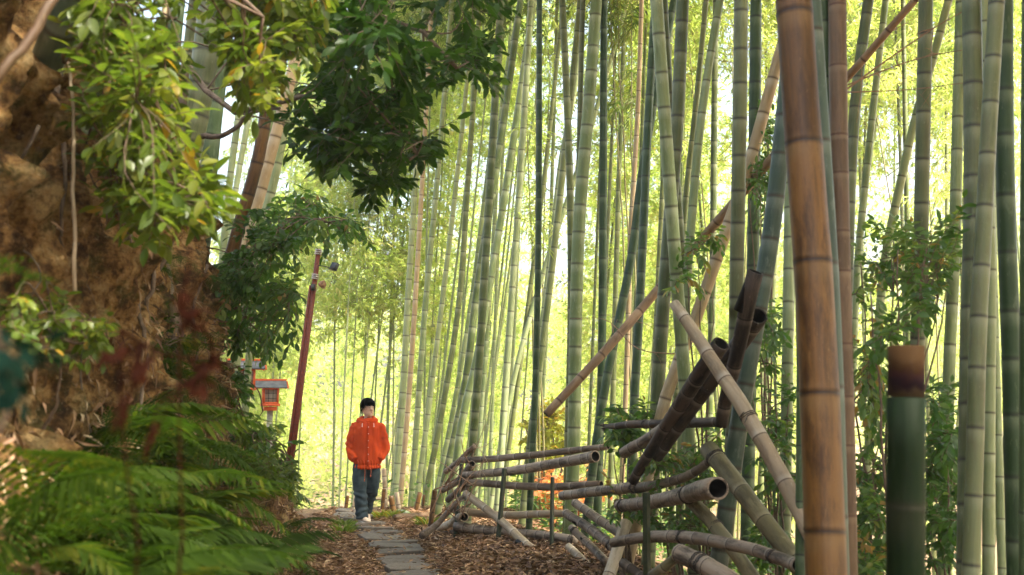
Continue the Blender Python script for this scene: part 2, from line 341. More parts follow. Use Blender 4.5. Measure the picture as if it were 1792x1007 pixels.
for a in range(len(bys)):
    for b in range(len(bvs)):
        p = Vector((BX[a,b], BYY[a,b], BZ[a,b])); st = min(1, bvs[b]*7)*(1 if bys[a] < 13 else .4)
        n1 = noise.fractal(Vector((p.x*1.2, p.y*1.3, p.z*.55)), 1, 2, 4); n2 = noise.fractal(p*4.2, .9, 2.1, 5)
        rd = 1-abs(noise.noise(Vector((p.x*2, p.y*3.1, p.z*.8))))*2
        up = sstep(.15, .45, bvs[b])
        r2 = 1-abs(noise.noise(Vector((p.x*4, p.y*6.5, p.z*2.2+5))))*2; r3 = 1-abs(noise.noise(p*11))*2
        led = abs(noise.noise(Vector((p.x*2, p.y*1.5+9, p.z*3.2))))
        d = st*(.26*n1+.10*n2+up*(.20*rd+.11*r2*max(rd,.2)+.030*r3-.22*led))
        BX[a,b] += d*.95; BZ[a,b] += d*.35*(1-up)+.03*n2*st; BYY[a,b] += .06*n2*up*st
bk = grid_mesh("earth_bank", BX[:,::-1], BYY[:,::-1], BZ[:,::-1], M['earth'])
tag(link("earth_bank", bk), kind='structure')
def bank_pt(y, v):
    a = int(np.argmin(abs(bys-y))); b = int(np.argmin(abs(bvs-v)))
    return np.array((BX[a,b], BYY[a,b], BZ[a,b]))
def ground_at(x, y):
    z = float(gz(x, y))
    if x < -1.2 and y < 20:
        a = int(np.argmin(abs(bys-y))); row = BX[a]; k = np.where(row > x)[0]
        if len(k) and k[-1] > 0: z = max(z, BZ[a, k[-1]])
    return z

# ------------------------------------------------------------------ leaves
def leaves(mb, C, D, U, L, W, style='bam', lv=None, fold=.18, droop=.25):
    """C base points, D directions, U rough upward normals; L, W lengths and widths"""
    C = np.asarray(C, float); n = len(C)
    if n == 0: return
    D = nrm(D); S = nrm(np.cross(D, U)); Nn = np.cross(S, D)
    L = np.broadcast_to(L, (n,))[:,None]; W = np.broadcast_to(W, (n,))[:,None]
    lv = rng.random(n) if lv is None else lv
    cd = np.stack([lv, rng.random(n), rng.random(n), np.zeros(n)], -1)
    if style == 'bam':
        V = np.stack([C, C+D*L*.35+S*W*.5+Nn*W*fold, C+D*L-Nn*L*droop, C+D*L*.35-S*W*.5+Nn*W*fold], 1)
        o = np.arange(n)[:,None]*4
        mb.add(V.reshape(-1,3), None, np.concatenate([o+[0,1,2], o+[0,2,3]]), np.repeat(cd, 4, 0))
    else:
        ts = (.22, .5, .78); ws = (.72, 1., .68)
        if style == 'narrow': ts = (.2, .5, .8); ws = (.8, 1., .6)
        pts = [C]
        for t, wd in zip(ts, ws):
            c = C+D*L*t-Nn*L*droop*t*t
            pts += [c+S*W*.5*wd+Nn*W*fold*wd, c, c-S*W*.5*wd+Nn*W*fold*wd]
        pts.append(C+D*L-Nn*L*droop)
        V = np.stack(pts, 1); o = np.arange(n)[:,None]*11
        Q = np.concatenate([o+[1,4,5,2], o+[2,5,6,3], o+[4,7,8,5], o+[5,8,9,6]])
        T = np.concatenate([o+[0,1,2], o+[0,2,3], o+[7,10,8], o+[8,10,9]])
        mb.add(V.reshape(-1,3), Q, T, np.repeat(cd, 11, 0))

# bamboo crown: branches springing from nodes, each with drooping sprays of narrow leaves
def crown(name, H, nbr, blen, mat, seed, leafL=.12, spray=9, lo_frac=1.):
    g = np.random.default_rng(seed); mb = MB(); br = MB()
    for k in range(nbr):
        t = k/nbr; z = H*t+g.normal()*.1; az = g.random()*2*math.pi
        ln = blen*(1-.55*t)*g.uniform(.6, 1.15); up = g.uniform(.35, .9)
        d = np.array((math.cos(az), math.sin(az), up)); d /= np.linalg.norm(d)
        s = np.linspace(0, 1, 7)[:,None]
        path = np.array((0,0,z))+d*ln*s+np.array((0,0,-1))*ln*.55*s**2.2
        tube(br, path, np.linspace(.007, .002, 7), 3, cap=False)
        for q in range(11):
            u = g.uniform(.22, 1); p = np.array([np.interp(u, s[:,0], path[:,i]) for i in range(3)])
            sd_ = nrm(d*.4+g.normal(size=3)*.75+np.array((0,0,-.1))); tl = g.uniform(.2, .5)
            tip = p+sd_*tl+np.array((0,0,-.1*tl))
            m = spray; f = g.uniform(.25, 1, m)[:,None]
            C = p+(tip-p)*f; D = sd_+g.normal(size=(m,3))*.55+np.array((0,0,-.35))
            leaves(mb, C, D, np.array((0,0,1.))+g.normal(size=(m,3))*.6, leafL*g.uniform(.6, 1.25, m), leafL*.15*g.uniform(.8,1.3,m), 'bam', np.clip(g.normal(.45,.22)+g.normal(size=m)*.15, 0, 1))
    l = mb.mesh(name, mat); b = br.mesh(name+"_branches", M['greentwig'])
    return l, b
CR_HIGH = [crown("foliage", 6.0, 64, 2.1, M['bamleaf2'], 20+i, .13, 8) for i in range(4)]
CR_FAR = [crown("foliage", 11.0, 88, 2.0, M['bamleaf'], 40+i, .16, 9) for i in range(5)]

# ------------------------------------------------------------------ culms
def culm(mb, pts, rad, node=.28, sides=14, seed=0, hollow0=False, hollow1=False, phase=None, soot=.0):
    g = np.random.default_rng(seed); pts = np.asarray(pts, float); rad = np.asarray(rad, float)
    Ltot = np.linalg.norm(np.diff(pts, axis=0), axis=1).sum(); S = [0.]; KR = [1.]; RG = [0.]; WX = [0.]; ID = [g.random()]
    s = node*(g.random() if phase is None else phase)
    R0 = rad.mean()
    while s < Ltot-.02:
        k = min(.3*R0, .016) if seed < 200 or seed > 499 else min(.16*R0, .007); idn = ID[-1]; nx = g.random()
        rows = [(-7*k,1.,0,.15,idn),(-3.2*k,1.,0,.75,idn),(-1.5*k,1.005,0,.85,idn),(-.75*k,1.015,.35,.4,idn),(-.3*k,1.022,1,0,idn),(.05*k,.995,1,0,nx),(.5*k,1.03,.45,.1,nx),(1.4*k,1.008,0,.15,nx),(3.2*k,.997,0,0,nx)]
        for ds, kr, rg_, wx, i_ in rows:
            if S[-1]+1e-4 < s+ds < Ltot-1e-3: S.append(s+ds); KR.append(kr); RG.append(rg_); WX.append(wx); ID.append(i_)
        if s+node*.5 < Ltot: S.append(s+node*.5); KR.append(.992); RG.append(0); WX.append(0); ID.append(nx)
        s += node*(g.uniform(.85, 1.15) if seed < 200 or seed > 499 else g.uniform(.6, 1.5))
    S.append(Ltot); KR.append(1); RG.append(0); WX.append(0); ID.append(ID[-1])
    S = np.array(S); o = np.argsort(S); S = S[o]; KR, RG, WX, ID = [np.array(a)[o] for a in (KR, RG, WX, ID)]
    Pn, Rn = resample(pts, rad, S)
    t, a, b = frames(pts if len(pts) > 2 else smooth_path(pts, 5))
    # frame per ring
    base = pts if len(pts) > 2 else smooth_path(pts, 5)
    sb = np.r_[0, np.cumsum(np.linalg.norm(np.diff(base, axis=0), axis=1))]
    A = nrm(np.stack([np.interp(S, sb, a[:,k]) for k in range(3)], -1)); B = nrm(np.stack([np.interp(S, sb, b[:,k]) for k in range(3)], -1)); TT = nrm(np.cross(B, A))
    tt = np.stack([np.interp(S, sb, t[:,k]) for k in range(3)], -1); TT = tt
    IN = np.zeros(len(S))
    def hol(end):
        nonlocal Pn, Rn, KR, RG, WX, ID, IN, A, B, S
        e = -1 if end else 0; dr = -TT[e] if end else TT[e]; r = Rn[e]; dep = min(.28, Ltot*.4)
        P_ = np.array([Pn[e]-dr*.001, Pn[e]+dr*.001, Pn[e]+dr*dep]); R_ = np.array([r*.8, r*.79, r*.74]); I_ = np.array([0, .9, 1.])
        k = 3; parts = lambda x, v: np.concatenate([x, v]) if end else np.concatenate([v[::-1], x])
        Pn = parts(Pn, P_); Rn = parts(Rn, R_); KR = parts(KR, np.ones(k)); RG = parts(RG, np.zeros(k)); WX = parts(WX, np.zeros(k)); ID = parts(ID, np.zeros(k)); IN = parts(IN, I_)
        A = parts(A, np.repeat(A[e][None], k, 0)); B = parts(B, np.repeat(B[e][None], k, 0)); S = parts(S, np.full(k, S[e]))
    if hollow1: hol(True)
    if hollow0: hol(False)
    n = len(Pn); th = np.arange(sides)/sides*2*math.pi; c, s_ = np.cos(th), np.sin(th)
    rr = (Rn*KR)[:,None,None]
    V = Pn[:,None]+A[:,None]*c[None,:,None]*rr+B[:,None]*s_[None,:,None]*rr
    pp = np.stack(np.broadcast_arrays(c[None]*Rn[:,None], s_[None]*Rn[:,None], S[:,None]), -1)
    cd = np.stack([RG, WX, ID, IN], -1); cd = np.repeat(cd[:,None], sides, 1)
    i = np.arange(n-1)[:,None]*sides; j = np.arange(sides)[None]; j2 = (j+1)%sides
    Q = np.stack([i+j, i+j2, i+sides+j2, i+sides+j], -1).reshape(-1,4)
    m = n*sides; V = np.vstack([V.reshape(-1,3), Pn[0], Pn[-1]]); pp = np.vstack([pp.reshape(-1,3), [[0,0,S[0]],[0,0,S[-1]]]]); cd = np.vstack([cd.reshape(-1,4), cd[0,0], cd[-1,0]])
    T = [[m, (k+1)%sides, k] for k in range(sides)]+[[m+1, m-sides+k, m-sides+(k+1)%sides] for k in range(sides)]
    mb.add(V, Q, T, cd, pp)

def standing(label, mat, d, wpx, pts, group, node=.30, lean=0., top=13.5, crown_z=None, sides=14, seed=None, cut=None):
    """a standing culm through picture points at depth d, run down into the soil and up to its crown"""
    seed = seed if seed is not None else int(abs(pts[0][0]*7+d*13)) % 9999
    pts = sorted(pts, key=lambda p: -p[1])            # lowest first
    W = [P(x, y, d+lean*(i/(len(pts)-1)-.5)) for i, (x, y) in enumerate(pts)]
    d0 = nrm(W[0]-W[1]); p = W[0].copy(); k = 0
    while p[2] > ground_at(p[0], p[1])-.12 and k < 400: p = p+d0*.03; k += 1
    if k: W.insert(0, p)
    d1 = nrm(W[-1]-W[-2]); d1 = nrm(d1*np.array((.8,.8,1)))
    if cut is None and W[-1][2] < top: W.append(W[-1]+d1*(top-W[-1][2])/d1[2])
    path = smooth_path(W, 40); r = wpx/2*d/F
    zz = path[:,2]; rad = r*np.interp(zz, [zz[0], zz[0]+5, max(zz[-1], zz[0]+5.1)], [1.06, 1., .62 if cut is None else .98])
    root = thing("bamboo", label, "bamboo", path[0], group)
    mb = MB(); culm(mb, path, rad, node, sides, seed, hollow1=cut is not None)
    part("culm", mb, M[mat], root)
    if cut is None:
        l, b = CR_HIGH[seed % 4]
        cz = crown_z if crown_z else max(7.6, 1.9+.40*d)
        k = int(np.argmin(abs(path[:,2]-cz))); loc = path[k]-path[0]
        f = link("foliage", l, root, loc); f.rotation_euler = (0,0,seed*1.3)
        f2 = link("twigs", b, root, loc); f2.rotation_euler = (0,0,seed*1.3)
    return root, path

GC = "bamboo culms standing in the grove right of the path"
CULMS = [
 # (label, material, depth, width px, points)
 ("slim green culm with sunlit left edge, just right of the dark overhanging leaves", 'green', 14, 14, [(876,15),(862,250),(847,497),(838,640),(830,745),(820,880)]),
 ("very thin pale culm leaning behind the slim green culm beside the dark overhanging leaves", 'pale', 17, 8, [(905,25),(884,140),(862,447)]),
 ("thin dark green culm, perfectly upright, left of the two crossing thin culms", 'deep', 13, 11, [(944,0),(941,497),(936,700),(930,830)]),
 ("thin green culm leaning right from behind the thin dark upright culm", 'green', 16, 8, [(980,60),(951,323),(929,497),(905,680),(880,860)]),
 ("mid green culm bending gently right at its foot, before the pale gap in the grove", 'green', 13.6, 13, [(984,0),(991,149),(999,400),(999,590),(994,776),(992,870)]),
 ("thin pale culm crossing upward right behind the thick pale culm", 'pale', 15, 9, [(1018,0),(1004,170),(985,260),(966,420),(944,610),(925,788)]),
 ("thick pale sunlit culm left of the dark green pair in the middle of the grove", 'pale', 12.8, 22, [(1044,0),(1029,199),(1014,380),(1007,588),(1004,780),(1000,880)]),
 ("grey thin culm showing just behind the thick pale sunlit culm", 'grey', 13, 10, [(1020,0),(1016,150),(1013,300),(1009,500)]),
 ("straight dark green culm right of the thick pale sunlit culm", 'deep', 12.8, 14, [(1057,0),(1055,400),(1053,630),(1049,790),(1046,880)]),
 ("slim dry yellow-tan culm rising between green ones in the middle of the grove", 'tan', 13, 9, [(1123,0),(1116,199),(1104,400),(1095,692),(1088,850)]),
 ("dark green culm just left of the thick grey-green culm behind the hanging pole", 'deep', 11.2, 15, [(1147,0),(1135,199),(1124,440),(1118,560),(1109,720),(1104,850)]),
 ("dark green culm leaning strongly right above the end of the tan hanging pole", 'deep', 12.4, 15, [(1180,0),(1155,124),(1124,300),(1105,450),(1083,560),(1060,672),(1040,800),(1028,900)]),
 ("grey green culm bending from upper left to lower right behind the thick grey-green culm", 'grey', 10.6, 18, [(1160,0),(1167,124),(1177,260),(1187,380),(1195,588),(1204,755),(1214,900)]),
 ("thick grey-green culm crossing over the hanging tan pole", 'grey', 10.2, 23, [(1195,0),(1183,248),(1168,440),(1157,588),(1149,726),(1142,850)]),
 ("slim green culm with dark nodes between the thick grey-green culm and the pale tilted one", 'green', 12, 10, [(1236,0),(1216,199),(1200,348),(1190,520),(1183,700)]),
 ("pale green culm tilted right, running behind the fallen tan pole", 'pale', 10, 15, [(1260,0),(1243,99),(1225,223),(1210,390),(1203,480),(1196,650),(1192,820)]),
 ("upright green culm hugging the left side of the tall pale grey culm", 'green', 13, 12, [(1253,0),(1250,200),(1247,500),(1240,760)]),
 ("tall pale grey upright culm standing behind the dark broken fence pole", 'grey', 8.6, 25, [(1297,0),(1294,248),(1290,440),(1286,665),(1279,820),(1272,920)]),
 ("wide dark green culm hidden by climbing leaves behind the tall pale grey culm", 'deep', 10.5, 22, [(1323,0),(1321,200),(1318,447),(1312,700),(1308,900)]),
 ("thick bare tan culm leaning right, cut off from view by the big orange-brown culm", 'tan', 9.9, 21, [(1400,-20),(1366,90),(1313,280),(1262,430),(1213,570),(1170,680),(1131,845)]),
 ("thick blue-green culm leaning right behind the collapsed fence poles", 'blue', 8.0, 31, [(1396,-30),(1374,189),(1345,440),(1322,570),(1301,690),(1282,820),(1262,960)]),
 ("large smooth orange-brown culm nearest to the viewer", 'orange', 4.8, 66, [(1389,0),(1405,240),(1420,430),(1432,640),(1440,850),(1446,1007)]),
 ("blue-green culm showing as a thin strip along the right edge of the orange-brown culm", 'blue', 5.2, 34, [(1420,0),(1436,240),(1448,430),(1458,640),(1464,850),(1468,1007)]),
 ("slender dark green culm between the orange-brown culm and the pinkish brown one at the top", 'deep', 6, 22, [(1440,0),(1448,250),(1456,520),(1464,900)]),
 ("pinkish brown culm close behind the large orange-brown culm", 'pink', 5.8, 32, [(1465,0),(1468,250),(1473,500),(1479,760),(1484,1007)]),
 ("grey-green culm leaning right, first one right of the pinkish brown culm", 'grey', 9, 20, [(1520,0),(1500,149),(1489,298),(1484,450),(1478,700)]),
 ("narrow pale culm leaning right behind the upper wire-like dry branches", 'pale', 11, 13, [(1550,0),(1530,174),(1514,323),(1500,472),(1490,700)]),
 ("slim green culm rising behind the leaning narrow pale culms on the right", 'green', 14, 9, [(1580,0),(1584,220),(1588,447),(1590,700)]),
 ("grey-brown upright culm directly above the sawn green stump", 'grey', 8, 25, [(1620,0),(1615,248),(1610,472),(1605,620),(1600,800)]),
 ("pale thin culm leaning strongly right, crossing behind the grey-brown upright culm", 'pale', 11, 15, [(1660,0),(1634,99),(1600,213),(1574,330),(1552,432),(1538,560),(1525,720)]),
 ("green culm with lit right edge between the stump and the thick grey culms", 'pale', 8.6, 20, [(1682,0),(1675,248),(1669,470),(1661,640),(1657,800),(1650,1000)]),
 ("thick grey-brown culm with dark rings, third from the right edge", 'grey', 6.4, 34, [(1700,0),(1704,248),(1702,472),(1698,640),(1696,800)]),
 ("grey-green culm slanting across in front of the thick grey-brown culm", 'grey', 6.0, 28, [(1744,0),(1729,248),(1719,447),(1712,570),(1706,800),(1699,1007)]),
 ("pale culm standing low between the slanting grey-green culm and the dark green one", 'pale', 7.5, 20, [(1722,0),(1728,300),(1733,500),(1731,700),(1730,1007)]),
 ("thin light green culm left of the dark green culm near the right edge", 'pale', 8.5, 14, [(1728,0),(1735,350),(1740,550),(1747,780),(1754,1007)]),
 ("thick dark green culm second from the right edge", 'deep', 6.5, 31, [(1757,0),(1758,248),(1763,447),(1769,600),(1774,800),(1779,1007)]),
 ("blurred dark culm cut by the right edge of the view", 'deep', 5, 22, [(1800,0),(1797,350),(1796,650),(1795,1007)]),
 ("thin green culm slanting low at the far right, foot leaning left", 'green', 9, 15, [(1770,730),(1752,830),(1738,920),(1727,1007)]),
 ("upright green culm hidden low behind the shrub leaves left of the orange-brown culm", 'deep', 6.6, 16, [(1402,60),(1404,400),(1402,700),(1400,1007)]),
 ("pale culm showing low behind the collapsed fence under the leafy sprigs", 'pale', 9.5, 22, [(1196,640),(1204,740),(1209,850),(1212,930)]),
 ("green culm standing low behind the split dark fence pole", 'pale', 9.2, 20, [(1378,640),(1376,760),(1374,900)]),
]
for row in CULMS:
    standing(*row, group=GC, lean=random.uniform(-.5,.5), node=random.uniform(.26,.36) if row[2] > 5.5 else .62 if row[3] > 30 else .5)

GM = "bamboo culms standing behind the walker and the fence"
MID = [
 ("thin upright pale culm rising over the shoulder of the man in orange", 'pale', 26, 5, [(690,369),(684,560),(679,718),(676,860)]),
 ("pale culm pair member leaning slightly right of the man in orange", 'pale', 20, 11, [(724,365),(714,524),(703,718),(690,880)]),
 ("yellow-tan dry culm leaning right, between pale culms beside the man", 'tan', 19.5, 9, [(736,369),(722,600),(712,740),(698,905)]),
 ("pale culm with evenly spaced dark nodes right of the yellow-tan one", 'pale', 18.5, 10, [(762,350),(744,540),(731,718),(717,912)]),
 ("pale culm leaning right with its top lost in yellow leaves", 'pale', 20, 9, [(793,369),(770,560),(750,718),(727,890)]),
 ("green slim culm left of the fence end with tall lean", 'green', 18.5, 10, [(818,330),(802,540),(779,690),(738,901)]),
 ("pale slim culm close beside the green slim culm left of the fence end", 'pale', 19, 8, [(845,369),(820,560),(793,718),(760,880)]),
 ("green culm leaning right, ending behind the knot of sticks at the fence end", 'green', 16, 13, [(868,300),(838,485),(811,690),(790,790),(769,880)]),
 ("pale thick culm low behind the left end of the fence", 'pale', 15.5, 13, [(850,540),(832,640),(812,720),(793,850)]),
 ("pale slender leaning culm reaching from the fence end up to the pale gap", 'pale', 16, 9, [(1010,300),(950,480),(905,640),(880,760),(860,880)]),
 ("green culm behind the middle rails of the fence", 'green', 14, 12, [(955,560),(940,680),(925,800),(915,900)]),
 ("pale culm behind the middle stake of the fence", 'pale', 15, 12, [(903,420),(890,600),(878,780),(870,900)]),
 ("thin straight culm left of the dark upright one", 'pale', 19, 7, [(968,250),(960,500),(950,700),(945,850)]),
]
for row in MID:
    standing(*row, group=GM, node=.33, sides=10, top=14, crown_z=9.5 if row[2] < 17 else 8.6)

GL = "bamboo culms standing on the left bank"
LEFT = [
 ("very thick pale green culm behind the yellow-green branch on the left bank", 'grey', 8.2, 46, [(372,0),(357,119),(339,218),(320,306),(300,470)]),
 ("dark culm at the top left, right of the leafy branch gap", 'deep', 9, 25, [(312,-10),(302,99),(292,220)]),
 ("grey culm just left of the very thick pale green culm", 'grey', 10, 18, [(340,0),(328,100),(316,230)]),
 ("dark green thick culm right behind the very thick pale green one", 'deep', 9.6, 30, [(402,0),(379,159),(362,330),(350,450)]),
 ("narrow tan culm at the top left among the branch leaves", 'tan', 9, 12, [(291,0),(284,99),(276,230)]),
 ("reddish brown dry culm leaning right over the end of the bank", 'orange', 9.9, 22, [(470,150),(456,260),(438,330),(414,410),(392,500),(372,590),(350,655)]),
 ("short pale tan culm leaning right below the reddish brown one", 'tan', 11.5, 20, [(392,560),(380,600),(362,640)]),
 ("slim pale culm against the white sky left of the reddish brown culm", 'pale', 13, 12, [(424,160),(404,300),(392,420),(380,560)]),
 ("slim white-lit culm leaning right against the white sky", 'pale', 14, 10, [(440,180),(418,300),(402,400),(380,600)]),
 ("pale green culm leaning right, right of the reddish brown culm", 'pale', 12, 17, [(496,230),(476,330),(458,400),(436,500),(415,620)]),
 ("pale culm near the leafy sprigs right of the reddish brown culm", 'pale', 13, 12, [(468,260),(455,350),(446,460),(436,620)]),
]
for row in LEFT:
    standing(*row, group=GL, node=.24 if row[3] > 40 else .32, crown_z=8.0)

# far grove: many culms that share meshes
def far_culm_mesh(mat, seed, r, H):
    g = np.random.default_rng(seed); bend = g.uniform(-.5,.5,2); s = np.linspace(0,1,14)[:,None]
    path = np.concatenate([bend[0]*s**2.2, bend[1]*s**2.2, s*H-.3], 1); mb = MB()
    culm(mb, path, r*(1.05-.6*s[:,0]), .36, 8, seed)
    return mb.mesh("culm", mat), path
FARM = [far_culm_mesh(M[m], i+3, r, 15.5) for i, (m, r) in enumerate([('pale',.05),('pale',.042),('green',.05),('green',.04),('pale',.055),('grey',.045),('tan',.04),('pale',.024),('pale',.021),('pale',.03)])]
fr = random.Random(5)
protos = []
def far_bamboo(x, y, lean, rz, kind, lowz, group, label):
    me, path = FARM[kind]; z = float(gz(x, y))
    root = thing("bamboo", label, "bamboo", (x, y, z), group)
    root.rotation_euler = (fr.uniform(-.03,.03), lean, rz*0)
    link("culm", me, root)
    l, b = CR_FAR[fr.randrange(5)]; s = fr.uniform(.85, 1.15)
    for nm, dd in (("foliage", l), ("twigs", b)):
        c = link(nm, dd, root, (0,0,lowz)); c.rotation_euler = (0,0,rz); c.scale = (s,s,s)
n_far = 0
spots = []
for i in range(3000):
    if n_far >= 95: break
    y = 30+30*fr.random() if fr.random() < .8 else fr.uniform(25, 36); px = fr.uniform(380, 1900)
    x = (px-896)/F*y
    if any((x-a)**2+(y-b)**2 < .9 for a, b in spots): continue
    if 560 < px < 690 and y < 27: continue
    if px > 1050 and fr.random() < .4: continue
    if 530 < px < 720 and y < 44: continue
    spots.append((x, y)); n_far += 1
    low = fr.choice([-.8, .0, .6, 1.4]) if px < 900 else fr.choice([-.5, 1.0, 3.0, 5.0])
    if y < 36: low = fr.choice([5.5,7.0])
    far_bamboo(x, y, fr.gauss(.05, .05) if px < 1100 else fr.gauss(.02,.06), fr.uniform(0,6), (fr.choice([7,8,9,9,7]) if px < 820 else fr.choice([0,1,2,3,5,7,8,9])), low,
               "far bamboo of the background grove", "slender far bamboo with yellow-green leaves in the hazy background grove")
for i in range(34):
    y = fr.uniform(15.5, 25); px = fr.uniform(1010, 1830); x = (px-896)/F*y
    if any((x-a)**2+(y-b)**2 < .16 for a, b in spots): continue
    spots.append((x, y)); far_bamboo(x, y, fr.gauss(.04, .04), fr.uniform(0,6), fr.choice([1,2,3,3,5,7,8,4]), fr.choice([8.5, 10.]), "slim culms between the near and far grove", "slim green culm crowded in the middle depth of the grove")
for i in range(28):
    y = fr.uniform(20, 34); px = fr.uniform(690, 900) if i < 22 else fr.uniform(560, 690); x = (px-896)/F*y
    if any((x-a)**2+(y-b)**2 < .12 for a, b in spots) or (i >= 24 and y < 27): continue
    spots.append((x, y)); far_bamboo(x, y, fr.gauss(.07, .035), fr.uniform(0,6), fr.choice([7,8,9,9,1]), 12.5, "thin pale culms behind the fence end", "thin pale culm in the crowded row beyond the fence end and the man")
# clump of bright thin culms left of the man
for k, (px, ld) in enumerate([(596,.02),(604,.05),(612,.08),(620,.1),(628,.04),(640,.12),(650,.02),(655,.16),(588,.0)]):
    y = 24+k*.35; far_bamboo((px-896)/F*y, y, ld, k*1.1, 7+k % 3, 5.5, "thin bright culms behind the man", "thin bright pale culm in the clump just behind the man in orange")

# ------------------------------------------------------------------ haze
mb = MB(); box(mb, (12, 50, 12), (75, 75, 18.0)); hzm, hn = nodes("haze_air")
pv = hn.nodes.new("ShaderNodeVolumePrincipled"); pv.inputs['Color'].default_value = (.97,1,.93,1); pv.inputs['Density'].default_value = HAZE; pv.inputs['Anisotropy'].default_value = .35
ho = hn.nodes.new("ShaderNodeOutputMaterial"); hn.links.new(pv.outputs[0], ho.inputs[1])
tag(link("haze", mb.mesh("haze", hzm, smooth=False)), "pale bright haze hanging in the grove", "haze", kind='stuff')
# unseen bamboo of the grove, added with enlarged crowns to shade the near poles
for k in range(56):
    x = 2.6+fr.random()*9; y = -5+fr.random()*14
    if x/max(y,.1) < .62 and y > 0: x = y*.66+fr.random()*4
    z = float(gz(x, y)); root = thing("bamboo", "unseen bamboo of the grove, added beside the viewer for its shade", "bamboo", (x, y, z), "unseen bamboos added for shade beside the viewer")
    link("culm", FARM[k % 7][0], root); l, b = CR_HIGH[k % 4]
    for nm, dd in (("foliage", l), ("twigs", b)):
        c = link(nm, dd, root, (0,0,fr.uniform(7.2,9.0))); c.rotation_euler = (0,0,k*1.1); c.scale = (1.35,1.35,1.1)
# ------------------------------------------------------------------ distant wood
g = np.random.default_rng(9); mb = MB()
for k in range(420):
    y = g.uniform(64, 100); x = g.uniform(-30, 55)*y/70; z0 = -4; h = g.uniform(6, 20)+.06*(y-64)*2
    c = np.array((x, y, z0+h*g.random())); m = 110
    C = c+g.normal(size=(m,3))*np.array((1.6,1.6,.9)); leaves(mb, C, g.normal(size=(m,3)), g.normal(size=(m,3)), .55, .2, 'bam', np.clip(g.normal(.5,.2)+g.normal(size=m)*.2,0,1))
tag(link("distant_wood", mb.mesh("distant_wood", M['bamleaf'])), "pale yellow-green wood of bamboo leaves far behind the grove", "wood", kind='stuff')

# ------------------------------------------------------------------ woody plants
def in_poly(px, py, poly):
    c = False; j = len(poly)-1
    for i in range(len(poly)):
        xi, yi = poly[i]; xj, yj = poly[j]
        if (yi > py) != (yj > py) and px < (xj-xi)*(py-yi)/(yj-yi)+xi: c = not c
        j = i
    return c
def targets(poly, d0, d1, n, seed, clumps=None, spread=28):
    g = random.Random(seed); xs_ = [p[0] for p in poly]; ys_ = [p[1] for p in poly]; out = []
    def pick():
        while True:
            a, b = g.uniform(min(xs_), max(xs_)), g.uniform(min(ys_), max(ys_))
            if in_poly(a, b, poly): return a, b
    cl = [(*pick(), g.uniform(d0, d1)) for _ in range(clumps or max(4, n//10))]
    while len(out) < n:
        c = g.choice(cl); a, b = c[0]+g.gauss(0, spread), c[1]+g.gauss(0, spread*.7)
        if in_poly(a, b, poly): out.append(P(a, b, c[2]+g.gauss(0, .18)*(d1-d0)))
    return np.array(out)
def bush(name, label, cat, limbs, tg, leafL, leafW, nleaf, mat, bark='twig', style='broad', seed=1, group=None, twig_r=.003, reach=.34, droop=.3, second=9, flat=.5, updir=(0,0,1), twigdroop=.06):
    g = np.random.default_rng(seed); br = MB(); lf = MB()
    root = thing(name, label, cat, limbs[0][0][0], group)
    LP = []
    for pts, r0, r1 in limbs:
        sp_ = smooth_path(pts, 16); sp_[1:-1] += g.normal(size=(14,3))*r0*.5
        tube(br, sp_, np.linspace(r0, r1, 16), 7); LP.append(sp_[2:])
    LP = np.concatenate(LP)
    K = max(2, len(tg)//second); nodes_ = tg[g.choice(len(tg), K, replace=False)]; sec = []
    for q in nodes_:
        dd = np.linalg.norm(LP-q, axis=1)+g.random(len(LP))*.25; o = LP[int(np.argmin(dd))]; L_ = np.linalg.norm(q-o)
        pth = smooth_path(np.array([o, (o+q)/2+g.normal(size=3)*L_*.1+np.array((0,0,.08*L_)), q]), 8)
        tube(br, pth, np.linspace(twig_r*2.6, twig_r*1.3, 8), 5); sec.append(pth[2:])
    sec = np.concatenate(sec)
    for q in tg:
        dd = np.linalg.norm(sec-q, axis=1); o = sec[int(np.argmin(dd))]; L_ = max(np.linalg.norm(q-o), .02)
        if L_ < reach*.5: q = o+nrm(q-o+g.normal(size=3)*.05)*reach*.6; L_ = np.linalg.norm(q-o)
        pth = smooth_path(np.array([o, (o+q)/2+g.normal(size=3)*L_*.07, q+np.array((0,0,-twigdroop*L_))]), 7)
        tube(br, pth, np.linspace(twig_r, twig_r*.45, 7), 4, cap=False)
        m = max(3, int(g.normal(nleaf, nleaf*.2))); f = max(0, 1-reach/L_)
        s = np.linspace(f, 1, m)**.85; s[-1] = 1
        C = np.stack([np.interp(s, np.linspace(0,1,7), pth[:,i]) for i in range(3)], -1)
        t = nrm(pth[-1]-pth[-3]); side = nrm(np.cross(t, (0,0,1))); sgn = np.where(np.arange(m)%2, 1, -1)[:,None]
        D = t*.65+side*sgn*.8+g.normal(size=(m,3))*.28+np.array((0,0,-droop)); D[-1] = t+np.array((0,0,-droop))
        U = np.array(updir)+g.normal(size=(m,3))*flat
        lv = np.clip(g.normal(.5,.17)+g.normal(size=m)*.14, 0, 1)
        leaves(lf, C, D, U, leafL*g.uniform(.65,1.15,m), leafW*g.uniform(.75,1.15,m), style, lv, .13, .22)
    part("branches", br, M[bark], root); part("leaves", lf, M[mat], root)
    return root

